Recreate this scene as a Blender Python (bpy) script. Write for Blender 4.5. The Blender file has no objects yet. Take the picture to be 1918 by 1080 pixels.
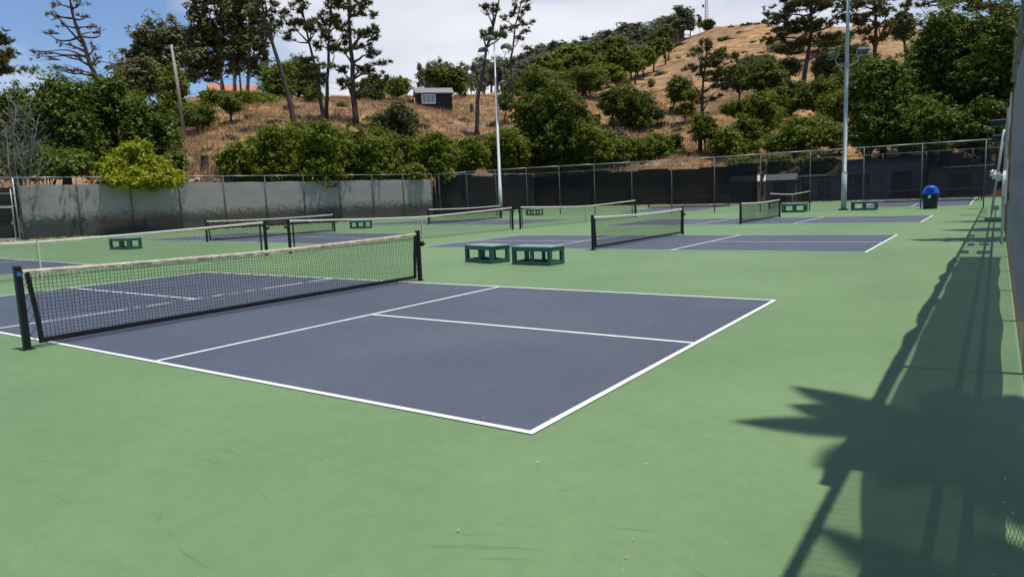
import bpy, bmesh, math, random
import numpy as np
from mathutils import Vector, Matrix
random.seed(7)
RNG = np.random.default_rng(11)
S = bpy.context.scene
COL = S.collection

# ------------------------------------------------------------------ camera
FPX, CX, CY = 1310.6, 959.0, 540.0                 # focal length in pixels of the 1918 x 1080 photograph
CAM = np.array([9.0992, -6.6618, 1.5147])
YAW, PIT, ROL = -0.6068, -0.1289, -0.0385
_F = np.array([math.sin(YAW)*math.cos(PIT), math.cos(YAW)*math.cos(PIT), math.sin(PIT)])
_R0 = np.array([math.cos(YAW), -math.sin(YAW), 0.0]); _U0 = np.cross(_R0, _F)
_R = math.cos(ROL)*_R0 + math.sin(ROL)*_U0
_U = -math.sin(ROL)*_R0 + math.cos(ROL)*_U0
cam_d = bpy.data.cameras.new('camera'); cam = bpy.data.objects.new('camera', cam_d); COL.objects.link(cam)
cam_d.sensor_width = 36.0; cam_d.lens = 36.0*FPX/1918.0
cam_d.clip_start = 0.05; cam_d.clip_end = 6000
cam.matrix_world = Matrix(((_R[0], _U[0], -_F[0], CAM[0]), (_R[1], _U[1], -_F[1], CAM[1]), (_R[2], _U[2], -_F[2], CAM[2]), (0, 0, 0, 1)))
S.camera = cam

# ------------------------------------------------------------------ sky, sun, exposure
SUN = Vector((0.235, 0.035, 1.0)).normalized()
w = bpy.data.worlds.new('World'); S.world = w; w.use_nodes = True
nt = w.node_tree; N = nt.nodes; L = nt.links
N.clear()
wo = N.new('ShaderNodeOutputWorld')
sky = N.new('ShaderNodeTexSky'); sky.sky_type = 'NISHITA'; sky.sun_disc = False
sky.sun_elevation = math.asin(SUN.z); sky.sun_rotation = math.atan2(SUN.x, SUN.y)
sky.air_density = 1.0; sky.dust_density = 0.2; sky.ozone_density = 2.5
tint = N.new('ShaderNodeMix'); tint.data_type = 'RGBA'; tint.blend_type = 'MULTIPLY'; tint.inputs[0].default_value = 1.0
L.new(sky.outputs[0], tint.inputs[6]); tint.inputs[7].default_value = (0.80, 0.92, 1.08, 1)
bg1 = N.new('ShaderNodeBackground'); L.new(tint.outputs[2], bg1.inputs[0]); bg1.inputs[1].default_value = 0.118
bg2 = N.new('ShaderNodeBackground'); bg2.inputs[1].default_value = 1.18
tc = N.new('ShaderNodeTexCoord')
mp = N.new('ShaderNodeMapping'); mp.inputs[3].default_value = (1.6, 1.6, 4.2); mp.inputs[1].default_value = (0.35, 1.2, 0.1)
L.new(tc.outputs[0], mp.inputs[0])
nz = N.new('ShaderNodeTexNoise'); nz.inputs['Scale'].default_value = 1.5; nz.inputs['Detail'].default_value = 8; nz.inputs['Roughness'].default_value = 0.52
nz.inputs['Distortion'].default_value = 0.35
L.new(mp.outputs[0], nz.inputs['Vector'])
def raydir(x, y):
    d = _F + _R*(x-CX)/FPX - _U*(y-CY)/FPX
    return d/np.linalg.norm(d)
dt = N.new('ShaderNodeVectorMath'); dt.operation = 'DOT_PRODUCT'; L.new(tc.outputs[0], dt.inputs[0]); dt.inputs[1].default_value = tuple(raydir(990, -10))
mr = N.new('ShaderNodeMapRange'); mr.inputs[1].default_value = 0.885; mr.inputs[2].default_value = 0.985; mr.inputs[3].default_value = 0.0; mr.inputs[4].default_value = 0.34
L.new(dt.outputs['Value'], mr.inputs[0])
ad = N.new('ShaderNodeMath'); ad.operation = 'ADD'; L.new(nz.outputs[0], ad.inputs[0]); L.new(mr.outputs[0], ad.inputs[1])
cr = N.new('ShaderNodeValToRGB'); cr.color_ramp.elements[0].position = 0.53; cr.color_ramp.elements[1].position = 0.74
cr.color_ramp.elements[0].color = (0.04, 0.04, 0.04, 1); cr.color_ramp.elements[1].color = (0.97, 0.97, 0.97, 1)
L.new(ad.outputs[0], cr.inputs[0])
nz2 = N.new('ShaderNodeTexNoise'); nz2.inputs['Scale'].default_value = 3.0; nz2.inputs['Detail'].default_value = 5; L.new(mp.outputs[0], nz2.inputs['Vector'])
cc = N.new('ShaderNodeValToRGB'); cc.color_ramp.elements[0].position = 0.3; cc.color_ramp.elements[1].position = 0.7
cc.color_ramp.elements[0].color = (0.58, 0.61, 0.70, 1); cc.color_ramp.elements[1].color = (0.76, 0.77, 0.82, 1)
L.new(nz2.outputs[0], cc.inputs[0]); L.new(cc.outputs[0], bg2.inputs[0])
mx = N.new('ShaderNodeMixShader'); L.new(cr.outputs[0], mx.inputs[0]); L.new(bg1.outputs[0], mx.inputs[1]); L.new(bg2.outputs[0], mx.inputs[2])
L.new(mx.outputs[0], wo.inputs[0])

sd = bpy.data.lights.new('sun', 'SUN'); sd.energy = 5.0; sd.angle = math.radians(0.5); sd.color = (1.0, 0.95, 0.87)
so = bpy.data.objects.new('sun', sd); COL.objects.link(so); so.rotation_mode = 'QUATERNION'; so.rotation_quaternion = SUN.to_track_quat('Z', 'Y')
so.location = (0, 0, 60)
S.view_settings.view_transform = 'Standard'; S.view_settings.look = 'None'; S.view_settings.gamma = 1.0
S.view_settings.use_curve_mapping = False; S.view_settings.exposure = 0.0
S.cycles.use_denoising = True
S.cycles.max_bounces = 8; S.cycles.transparent_max_bounces = 24
S.cycles.sample_clamp_indirect = 6

# ------------------------------------------------------------------ helpers: places
XB = (-10.5, -20.5); YB = (41.0, 57.0)
def gz(x, y):                                        # the paving: flat, rising a little at its far left and far end
    a = min(1, max(0, (XB[0]-x)/(XB[0]-XB[1]))); b = min(1, max(0, (y-YB[0])/(YB[1]-YB[0])))
    return 0.12*a + 0.17*b
def hdir(px, py):
    d = _F + _R*(px-CX)/FPX - _U*(py-CY)/FPX
    h = math.hypot(d[0], d[1]); return d/h            # unit horizontal length
def at(px, py, d):                                   # the point d metres away (along the ground) in that direction of view
    return CAM + hdir(px, py)*d
def mpp(px, py, d):                                  # metres per photograph pixel there
    v = at(px, py, d)-CAM
    return float(v@_F)/FPX

# ------------------------------------------------------------------ helpers: meshes
class MB:
    def __init__(s): s.v = []; s.f = []
    def quad(s, a, b, c, d):
        i = len(s.v); s.v += [tuple(a), tuple(b), tuple(c), tuple(d)]; s.f.append((i, i+1, i+2, i+3)); return s
    def box(s, c, size, rz=0, rot=None, taper=1.0):
        hx, hy, hz = size[0]/2, size[1]/2, size[2]/2
        M = rot if rot is not None else Matrix.Rotation(rz, 3, 'Z')
        i = len(s.v)
        for sz in (-1, 1):
            t = taper if sz > 0 else 1.0
            for sx, sy in ((-1, -1), (1, -1), (1, 1), (-1, 1)):
                p = M @ Vector((sx*hx*t, sy*hy*t, sz*hz)); s.v.append((p.x+c[0], p.y+c[1], p.z+c[2]))
        s.f += [(i+3, i+2, i+1, i), (i+4, i+5, i+6, i+7)] + [(i+k, i+(k+1) % 4, i+4+(k+1) % 4, i+4+k) for k in range(4)]
        return s
    def tube(s, pts, r, n=8, cap=True):
        pts = [Vector(p) for p in pts]; m = len(pts)
        rs = r if isinstance(r, (list, tuple)) else [r]*m
        up = Vector((0, 0, 1)); base = len(s.v); prev = None
        for k in range(m):
            d = (pts[min(k+1, m-1)]-pts[max(k-1, 0)]).normalized()
            if prev is None:
                a = d.cross(up) if abs(d.z) < 0.95 else d.cross(Vector((1, 0, 0)))
            else:
                a = prev - d*prev.dot(d)
            a.normalize(); b = d.cross(a); prev = a
            for j in range(n):
                t = 2*math.pi*j/n + (math.pi/4 if n == 4 else 0)
                q = pts[k] + (a*math.cos(t)+b*math.sin(t))*rs[k]; s.v.append((q.x, q.y, q.z))
        for k in range(m-1):
            for j in range(n):
                s.f.append((base+k*n+j, base+k*n+(j+1) % n, base+(k+1)*n+(j+1) % n, base+(k+1)*n+j))
        if cap:
            s.f.append(tuple(base+j for j in reversed(range(n)))); s.f.append(tuple(base+(m-1)*n+j for j in range(n)))
        return s
    def lathe(s, prof, n=20, c=(0, 0, 0)):
        base = len(s.v)
        for r, z in prof:
            for j in range(n):
                t = 2*math.pi*j/n; s.v.append((c[0]+r*math.cos(t), c[1]+r*math.sin(t), c[2]+z))
        for k in range(len(prof)-1):
            for j in range(n):
                s.f.append((base+k*n+j, base+k*n+(j+1) % n, base+(k+1)*n+(j+1) % n, base+(k+1)*n+j))
        s.f.append(tuple(base+j for j in reversed(range(n)))); s.f.append(tuple(base+(len(prof)-1)*n+j for j in range(n)))
        return s
    def mesh(s, name, m, smooth=False, bevel=0.0):
        me = bpy.data.meshes.new(name); me.from_pydata(s.v, [], s.f); me.validate()
        if bevel > 0:
            bm = bmesh.new(); bm.from_mesh(me)
            bmesh.ops.bevel(bm, geom=list(bm.edges), offset=bevel, segments=1, affect='EDGES'); bm.to_mesh(me); bm.free()
        if m: me.materials.append(m)
        if smooth: me.polygons.foreach_set('use_smooth', [True]*len(me.polygons))
        me.update(); return me
    def build(s, name, m, parent=None, smooth=False, bevel=0.0, loc=(0, 0, 0), rz=0):
        return link(name, s.mesh(name, m, smooth, bevel), parent, loc, rz)
def link(name, me, parent=None, loc=(0, 0, 0), rz=0):
    o = bpy.data.objects.new(name, me); COL.objects.link(o)
    if parent is not None: o.parent = parent
    o.location = loc; o.rotation_euler = (0, 0, rz); return o
def thing(name, label, cat, loc=(0, 0, 0), rz=0, group=None):
    o = bpy.data.objects.new(name, None); COL.objects.link(o); o.location = loc; o.rotation_euler = (0, 0, rz)
    o.empty_display_size = 0.3
    o['label'] = label; o['category'] = cat
    if group: o['group'] = group
    return o
def tag(o, label=None, cat=None, group=None, kind=None):
    if label: o['label'] = label
    if cat: o['category'] = cat
    if group: o['group'] = group
    if kind: o['kind'] = kind
    return o
def dup(root, loc, rz=0, label=None, group=None, scale=1.0):
    r = root.copy(); COL.objects.link(r); r.location = loc; r.rotation_euler = (0, 0, rz); r.scale = (scale,)*3
    if label: r['label'] = label
    if group: r['group'] = group
    for ch in list(root.children):
        c = ch.copy(); COL.objects.link(c); c.parent = r
        for g in list(ch.children):
            d = g.copy(); COL.objects.link(d); d.parent = c
    return r
def quads_mesh(name, V, m, k=4):                     # V: (n, k, 3) loose faces
    n = len(V); k = V.shape[1]; me = bpy.data.meshes.new(name)
    me.vertices.add(n*k); me.vertices.foreach_set('co', np.ascontiguousarray(V, dtype=np.float32).ravel())
    me.loops.add(n*k); me.loops.foreach_set('vertex_index', np.arange(n*k, dtype=np.int32))
    me.polygons.add(n); me.polygons.foreach_set('loop_start', np.arange(0, n*k, k, dtype=np.int32))
    me.update(calc_edges=True); me.materials.append(m); return me

# ------------------------------------------------------------------ helpers: materials
def mat(name, col, rough=0.7, spec=0.3, metal=0.0, var=0.0, scale=3.0, bump=0.0, bscale=60.0, col2=None):
    m = bpy.data.materials.new(name); m.use_nodes = True
    nt = m.node_tree; b = nt.nodes['Principled BSDF']
    b.inputs['Roughness'].default_value = rough; b.inputs['Metallic'].default_value = metal
    b.inputs['Specular IOR Level'].default_value = spec
    b.inputs['Base Color'].default_value = (*col, 1)
    tcn = nt.nodes.new('ShaderNodeTexCoord')
    if var or col2:
        n = nt.nodes.new('ShaderNodeTexNoise'); n.inputs['Scale'].default_value = scale; n.inputs['Detail'].default_value = 6; n.inputs['Roughness'].default_value = 0.6
        nt.links.new(tcn.outputs['Object'], n.inputs['Vector'])
        r = nt.nodes.new('ShaderNodeValToRGB'); r.color_ramp.elements[0].position = 0.32; r.color_ramp.elements[1].position = 0.68
        c2 = col2 or tuple(c*(1+var) for c in col); c1 = col if col2 else tuple(c*(1-var) for c in col)
        r.color_ramp.elements[0].color = (*c1, 1); r.color_ramp.elements[1].color = (*c2, 1)
        nt.links.new(n.outputs[0], r.inputs[0]); nt.links.new(r.outputs[0], b.inputs['Base Color'])
    if bump:
        n2 = nt.nodes.new('ShaderNodeTexNoise'); n2.inputs['Scale'].default_value = bscale; n2.inputs['Detail'].default_value = 4
        nt.links.new(tcn.outputs['Object'], n2.inputs['Vector'])
        bp = nt.nodes.new('ShaderNodeBump'); bp.inputs['Strength'].default_value = bump; bp.inputs['Distance'].default_value = 0.02
        nt.links.new(n2.outputs[0], bp.inputs['Height']); nt.links.new(bp.outputs[0], b.inputs['Normal'])
    return m
def leaf_mat(name, dark, light, trans=0.3, rough=0.5):
    m = bpy.data.materials.new(name); m.use_nodes = True; nt = m.node_tree
    b = nt.nodes['Principled BSDF']; out = nt.nodes['Material Output']
    b.inputs['Roughness'].default_value = rough; b.inputs['Specular IOR Level'].default_value = 0.2
    g = nt.nodes.new('ShaderNodeNewGeometry'); r = nt.nodes.new('ShaderNodeValToRGB')
    r.color_ramp.elements[0].color = (*dark, 1); r.color_ramp.elements[1].color = (*light, 1)
    nt.links.new(g.outputs['Random Per Island'], r.inputs[0])
    nt.links.new(r.outputs[0], b.inputs['Base Color'])
    t = nt.nodes.new('ShaderNodeBsdfTranslucent'); nt.links.new(r.outputs[0], t.inputs[0])
    mxs = nt.nodes.new('ShaderNodeMixShader'); mxs.inputs[0].default_value = trans
    nt.links.new(b.outputs[0], mxs.inputs[1]); nt.links.new(t.outputs[0], mxs.inputs[2]); nt.links.new(mxs.outputs[0], out.inputs[0])
    return m
def court_mat(name, col, tintc, scuff):
    m = bpy.data.materials.new(name); m.use_nodes = True; nt = m.node_tree; L = nt.links; NN = nt.nodes
    b = NN['Principled BSDF']; b.inputs['Roughness'].default_value = 0.66; b.inputs['Specular IOR Level'].default_value = 0.36
    g = NN.new('ShaderNodeNewGeometry')
    def noise(sc, det, vec=None, rough=0.55):
        n = NN.new('ShaderNodeTexNoise'); n.inputs['Scale'].default_value = sc; n.inputs['Detail'].default_value = det; n.inputs['Roughness'].default_value = rough
        L.new(vec or g.outputs['Position'], n.inputs['Vector']); return n
    def ramp(src, p0, p1, c0, c1):
        r = NN.new('ShaderNodeValToRGB'); r.color_ramp.elements[0].position = p0; r.color_ramp.elements[1].position = p1
        r.color_ramp.elements[0].color = (*c0, 1); r.color_ramp.elements[1].color = (*c1, 1); L.new(src, r.inputs[0]); return r
    def mixc(fac, a, bcol, mode='MIX'):
        x = NN.new('ShaderNodeMix'); x.data_type = 'RGBA'; x.blend_type = mode
        if isinstance(fac, float): x.inputs[0].default_value = fac
        else: L.new(fac, x.inputs[0])
        L.new(a, x.inputs[6])
        if isinstance(bcol, tuple): x.inputs[7].default_value = (*bcol, 1)
        else: L.new(bcol, x.inputs[7])
        return x.outputs[2]
    base = ramp(noise(0.35, 6).outputs[0], 0.3, 0.7, tuple(c*0.93 for c in col), tuple(c*1.07 for c in tintc)).outputs[0]
    grain = ramp(noise(220, 2).outputs[0], 0.35, 0.65, (0.80,)*3, (1.20,)*3).outputs[0]
    base = mixc(1.0, base, grain, 'MULTIPLY')
    # dusty pale patches and dark stretched shoe scuffs
    dust = ramp(noise(1.3, 8, rough=0.7).outputs[0], 0.52, 0.8, (0, 0, 0), (0.22,)*3).outputs[0]
    base = mixc(dust, base, tuple(min(1, c*1.25+0.03) for c in tintc))
    wn = NN.new('ShaderNodeTexNoise'); wn.inputs['Scale'].default_value = 0.55; wn.inputs['Detail'].default_value = 1; L.new(g.outputs['Position'], wn.inputs['Vector'])
    wv = NN.new('ShaderNodeVectorMath'); wv.operation = 'MULTIPLY_ADD'; wv.inputs[1].default_value = (1.6, 1.6, 0); L.new(wn.outputs['Color'], wv.inputs[0]); L.new(g.outputs['Position'], wv.inputs[2])
    blot = ramp(noise(7, 5, rough=0.7).outputs[0], 0.3, 0.7, (0.925,)*3, (1.075,)*3).outputs[0]
    base = mixc(1.0, base, blot, 'MULTIPLY')
    for rot, sc, thr in ((0.5, (0.9, 9, 1), 0.70), (-0.9, (1.1, 11, 1), 0.715), (1.9, (0.7, 10, 1), 0.715)):
        mpn = NN.new('ShaderNodeMapping'); mpn.inputs[2].default_value = (0, 0, rot); mpn.inputs[3].default_value = sc
        L.new(wv.outputs[0], mpn.inputs[0])
        sm = ramp(noise(1.6, 5, mpn.outputs[0]).outputs[0], thr-0.05, thr+0.03, (0, 0, 0), (scuff,)*3).outputs[0]
        base = mixc(sm, base, tuple(c*0.45 for c in col))
    spk = ramp(noise(38, 1).outputs[0], 0.755, 0.785, (0, 0, 0), (0.5,)*3).outputs[0]
    base = mixc(spk, base, tuple(min(1, c*2.0) for c in tintc))
    L.new(base, b.inputs['Base Color'])
    bp = NN.new('ShaderNodeBump'); bp.inputs['Strength'].default_value = 0.25; bp.inputs['Distance'].default_value = 0.004
    L.new(noise(160, 3).outputs[0], bp.inputs['Height']); L.new(bp.outputs[0], b.inputs['Normal'])
    return m
def screen_mat(name, col, col2, clear, low=None):
    """woven windscreen cloth: mostly opaque, a little see-through between its threads; darker and thinner where low says"""
    m = bpy.data.materials.new(name); m.use_nodes = True; nt = m.node_tree; L = nt.links; NN = nt.nodes
    b = NN['Principled BSDF']; out = NN['Material Output']; b.inputs['Roughness'].default_value = 0.95; b.inputs['Specular IOR Level'].default_value = 0.08
    tcn = NN.new('ShaderNodeTexCoord')
    n = NN.new('ShaderNodeTexNoise'); n.inputs['Scale'].default_value = 1.4; n.inputs['Detail'].default_value = 8; n.inputs['Roughness'].default_value = 0.65
    mpn = NN.new('ShaderNodeMapping'); mpn.inputs[3].default_value = (0.35, 0.35, 1.2); L.new(tcn.outputs['Object'], mpn.inputs[0]); L.new(mpn.outputs[0], n.inputs['Vector'])
    r = NN.new('ShaderNodeValToRGB'); r.color_ramp.elements[0].position = 0.35; r.color_ramp.elements[1].position = 0.65
    r.color_ramp.elements[0].color = (*col, 1); r.color_ramp.elements[1].color = (*col2, 1); L.new(n.outputs[0], r.inputs[0])
    colour = r.outputs[0]
    t = NN.new('ShaderNodeBsdfTransparent'); mxs = NN.new('ShaderNodeMixShader'); mxs.inputs[0].default_value = clear
    tl = NN.new('ShaderNodeBsdfTranslucent'); m2 = NN.new('ShaderNodeMixShader'); m2.inputs[0].default_value = 0.2
    if low:
        sx = NN.new('ShaderNodeSeparateXYZ'); L.new(tcn.outputs['Object'], sx.inputs[0])
        n3 = NN.new('ShaderNodeTexNoise'); n3.inputs['Scale'].default_value = 5.5; n3.inputs['Detail'].default_value = 10; n3.inputs['Roughness'].default_value = 0.82
        mp3 = NN.new('ShaderNodeMapping'); mp3.inputs[3].default_value = (0.75, 0.75, 1.3); L.new(tcn.outputs['Object'], mp3.inputs[0]); L.new(mp3.outputs[0], n3.inputs['Vector'])
        ma = NN.new('ShaderNodeMath'); ma.operation = 'MULTIPLY_ADD'; ma.inputs[1].default_value = 2.6; L.new(n3.outputs[0], ma.inputs[0]); L.new(sx.outputs[2], ma.inputs[2])
        mr2 = NN.new('ShaderNodeMapRange'); mr2.inputs[1].default_value = low[0]+1.15; mr2.inputs[2].default_value = low[0]+1.75
        mr2.inputs[3].default_value = 1.0; mr2.inputs[4].default_value = 0.0
        L.new(ma.outputs[0], mr2.inputs[0])
        mm = NN.new('ShaderNodeMix'); mm.data_type = 'RGBA'; L.new(mr2.outputs[0], mm.inputs[0]); L.new(colour, mm.inputs[6]); mm.inputs[7].default_value = (*low[1], 1)
        colour = mm.outputs[2]
        mr3 = NN.new('ShaderNodeMapRange'); mr3.inputs[3].default_value = clear; mr3.inputs[4].default_value = low[2]
        L.new(mr2.outputs[0], mr3.inputs[0]); L.new(mr3.outputs[0], mxs.inputs[0])
    L.new(colour, b.inputs['Base Color']); L.new(colour, tl.inputs[0])
    L.new(b.outputs[0], m2.inputs[1]); L.new(tl.outputs[0], m2.inputs[2])
    L.new(m2.outputs[0], mxs.inputs[1]); L.new(t.outputs[0], mxs.inputs[2]); L.new(mxs.outputs[0], out.inputs[0])
    return m

M_green = court_mat('green_court_paint', (0.113, 0.196, 0.082), (0.129, 0.211, 0.093), 0.32)
M_blue = court_mat('blue_court_paint', (0.056, 0.071, 0.098), (0.067, 0.082, 0.108), 0.35)
M_line = mat('white_line_paint', (0.62, 0.62, 0.59), 0.6, col2=(0.80, 0.80, 0.77), scale=5)
M_black = mat('black_powder_coat', (0.012, 0.012, 0.013), 0.45, var=0.25, scale=20)
M_cord = mat('black_net_cord', (0.010, 0.010, 0.011), 0.8)
M_band = mat('black_vinyl_band', (0.012, 0.012, 0.014), 0.5, var=0.3, scale=12)
M_tape = mat('weathered_white_tape', (0.36, 0.30, 0.21), 0.7, col2=(0.66, 0.58, 0.45), scale=7, bump=0.5, bscale=30)
M_tape2 = mat('clean_white_tape', (0.56, 0.53, 0.46), 0.7, var=0.12, scale=5)
M_steel = mat('galvanised_steel', (0.33, 0.34, 0.34), 0.45, spec=0.5, metal=0.35, var=0.2, scale=5)
M_rust = mat('rusty_wire', (0.085, 0.062, 0.046), 0.8, col2=(0.15, 0.112, 0.085), scale=8)
M_wire = mat('galvanised_wire', (0.055, 0.058, 0.060), 0.6, metal=0.3, var=0.2, scale=4)
M_postd = mat('dull_fence_post', (0.13, 0.125, 0.115), 0.6, metal=0.2, var=0.25, scale=6)
M_pole = mat('painted_light_pole', (0.36, 0.42, 0.42), 0.45, spec=0.5, var=0.08, scale=2)
M_lamp = mat('lamp_housing', (0.085, 0.10, 0.085), 0.5, var=0.15, scale=8)
M_glassd = mat('dark_lamp_glass', (0.05, 0.055, 0.055), 0.12, spec=0.6)
M_bench = mat('green_bench_paint', (0.022, 0.105, 0.080), 0.38, spec=0.45, var=0.2, scale=9, bump=0.2, bscale=40)
M_benchtop = mat('sun_glare_bench_top', (0.17, 0.30, 0.25), 0.32, spec=0.6, col2=(0.25, 0.38, 0.33), scale=6)  # bench green made paler: the sun glare on the tops is put into the colour
M_bin = mat('dark_green_plastic', (0.006, 0.030, 0.026), 0.4, var=0.15, scale=6)
M_binlid = mat('blue_plastic', (0.010, 0.085, 0.52), 0.35, var=0.12, scale=6)
M_sticker = mat('white_sticker', (0.75, 0.75, 0.75), 0.6)
M_bluest = mat('blue_sticker', (0.03, 0.16, 0.36), 0.5)
M_scr_dark = screen_mat('dark_windscreen', (0.011, 0.014, 0.016), (0.017, 0.020, 0.023), 0.018)
M_scr_grey = screen_mat('grey_windscreen', (0.42, 0.40, 0.37), (0.49, 0.475, 0.44), 0.02, low=(1.25, (0.10, 0.108, 0.098), 0.05))
M_scr_thin = screen_mat('thin_dark_windscreen', (0.013, 0.016, 0.018), (0.019, 0.022, 0.025), 0.20)
M_scr_near = screen_mat('grey_blue_windscreen', (0.20, 0.23, 0.255), (0.24, 0.27, 0.295), 0.08)
M_bark = mat('dark_bark', (0.050, 0.038, 0.030), 0.9, col2=(0.10, 0.078, 0.062), scale=6, bump=0.8, bscale=18)
M_barkp = mat('pine_bark', (0.045, 0.030, 0.025), 0.9, col2=(0.115, 0.080, 0.066), scale=3, bump=0.9, bscale=12)
M_barke = mat('pale_eucalyptus_bark', (0.16, 0.13, 0.11), 0.85, col2=(0.34, 0.29, 0.25), scale=2.5)
M_grey_twig = mat('grey_dead_wood', (0.17, 0.15, 0.14), 0.9, col2=(0.28, 0.26, 0.24), scale=4)
M_wood = mat('weathered_pole_wood', (0.24, 0.21, 0.18), 0.85, col2=(0.36, 0.33, 0.29), scale=5)
LF = {
    'oak': leaf_mat('oak_leaf', (0.042, 0.064, 0.007), (0.170, 0.205, 0.024), 0.4),
    'bay': leaf_mat('bay_leaf', (0.038, 0.064, 0.007), (0.160, 0.208, 0.026), 0.4),
    'bush': leaf_mat('bush_leaf', (0.062, 0.088, 0.005), (0.215, 0.255, 0.018), 0.4),
    'grey': leaf_mat('grey_green_leaf', (0.064, 0.078, 0.022), (0.150, 0.172, 0.058), 0.4),
    'pine': leaf_mat('pine_needle', (0.050, 0.054, 0.014), (0.165, 0.165, 0.048), 0.3),
    'pineb': leaf_mat('browning_needle', (0.12, 0.10, 0.045), (0.26, 0.21, 0.11), 0.3),
    'euc': leaf_mat('eucalyptus_leaf', (0.080, 0.084, 0.028), (0.215, 0.215, 0.088), 0.4),
    'eucf': leaf_mat('hazed_eucalyptus_leaf', (0.115, 0.128, 0.078), (0.225, 0.238, 0.152), 0.35),  # grey-green leaf, paled so its colour carries the distance haze
    'lime': leaf_mat('bright_green_leaf', (0.15, 0.20, 0.008), (0.42, 0.43, 0.025), 0.45),
    'fresh': leaf_mat('fresh_green_leaf', (0.080, 0.118, 0.008), (0.205, 0.250, 0.026), 0.4),
    'brown': leaf_mat('dry_leaf', (0.12, 0.085, 0.050), (0.22, 0.16, 0.10), 0.2),
}
M_grass = leaf_mat('dry_grass_blade', (0.26, 0.155, 0.075), (0.52, 0.37, 0.20), 0.3, 0.8)
M_litter = leaf_mat('fallen_leaf', (0.12, 0.085, 0.05), (0.75, 0.68, 0.55), 0.1, 0.8)
M_dirt = mat('bare_dirt', (0.16, 0.115, 0.075), 0.95, col2=(0.27, 0.21, 0.15), scale=1.2, bump=0.6, bscale=9)

# ------------------------------------------------------------------ terrain
def fence_d(px):
    xs = [-500, 0, 200, 400, 600, 760, 830, 1000, 1200, 1400, 1600, 1800, 1918, 2600]
    ds = [45, 50.5, 50.4, 52, 55.3, 58.5, 61, 77, 71, 67.4, 65.5, 64.7, 64.7, 70]
    return float(np.interp(px, xs, ds))
PROF = {   # photograph column: (distance, image row) or (distance, 'z', height)
    -500: [(60, 'z', 1), (90, 'z', 7), (150, 'z', 15), (350, 'z', 30)],
    0: [(60, 'z', 1), (90, 'z', 8), (150, 'z', 17), (350, 'z', 34)],
    220: [(60, 'z', 1.5), (80, 'z', 6), (110, 'z', 13), (170, 'z', 20), (350, 'z', 36)],
    330: [(56, 'z', 1.2), (64, 302), (76, 268), (90, 232), (110, 205), (160, 195), (350, 186)],
    400: [(56, 332), (62, 308), (70, 276), (82, 232), (90, 212), (112, 196), (160, 188), (350, 182)],
    500: [(60, 333), (66, 312), (75, 264), (86, 218), (93, 200), (115, 191), (160, 186), (350, 182)],
    600: [(62, 332), (67, 318), (76, 268), (88, 212), (95, 196), (120, 190), (160, 187), (350, 184)],
    760: [(65, 327), (72, 310), (83, 256), (95, 206), (103, 190), (125, 187), (160, 186), (350, 182)],
    900: [(74, 322), (82, 298), (94, 246), (108, 200), (116, 188), (135, 184), (170, 184), (350, 182)],
    1050: [(82, 312), (88, 294), (100, 236), (114, 192), (126, 182), (160, 172), (230, 156), (350, 142)],
    1130: [(78, 308), (85, 292), (98, 246), (114, 205), (130, 186), (160, 164), (230, 140), (350, 124)],
    1200: [(76, 305), (84, 288), (98, 245), (115, 206), (135, 175), (170, 142), (230, 116), (350, 106)],
    1280: [(74, 304), (84, 282), (98, 240), (116, 198), (138, 160), (180, 116), (235, 86), (270, 80), (350, 92)],
    1340: [(73, 'z', 0.16), (76, 304), (86, 276), (98, 236), (118, 190), (142, 150), (185, 96), (232, 60), (255, 50), (350, 80)],
    1420: [(73, 'z', 0.16), (77, 304), (86, 270), (98, 230), (118, 182), (142, 138), (185, 84), (228, 50), (250, 43), (350, 80)],
    1500: [(73, 'z', 0.16), (77, 302), (86, 268), (98, 226), (118, 176), (142, 132), (185, 84), (230, 56), (255, 48), (350, 84)],
    1650: [(73, 'z', 0.16), (77, 300), (86, 262), (98, 220), (118, 168), (145, 122), (190, 84), (240, 58), (270, 50), (350, 80)],
    1800: [(72, 'z', 0.16), (78, 300), (90, 258), (110, 210), (150, 140), (200, 96), (250, 75), (350, 84)],
    1918: [(78, 'z', 2.0), (110, 'z', 12), (170, 'z', 28), (350, 'z', 50)],
    2600: [(80, 'z', 1.0), (110, 'z', 6), (170, 'z', 16), (350, 'z', 34)],
}
DS = np.concatenate([np.arange(44, 130, 1.5), np.arange(130, 270, 4), np.arange(270, 420, 15)])
PXC = sorted(PROF); ZC = []
for px in PXC:
    f = fence_d(px); dd = [0, f-0.4, f+1.2]; zz = [-0.25, -0.25, 0.14 if px < 1000 else 0.16]
    for e in PROF[px]:
        if e[0] <= f+1.5: continue
        dd.append(e[0]); zz.append(e[2] if e[1] == 'z' else CAM[2]+hdir(px, e[1])[2]*e[0])
    dd += [420, 600]; zz += [zz[-1]-4, zz[-1]-30]
    ZC.append(np.interp(DS, dd, zz))
ZC = np.array(ZC)
def az_of(px): return math.atan2(*hdir(px, 300)[:2])
AZC = np.array([az_of(p) for p in PXC])
AZ = np.linspace(AZC[0], AZC[-1], 420)
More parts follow.
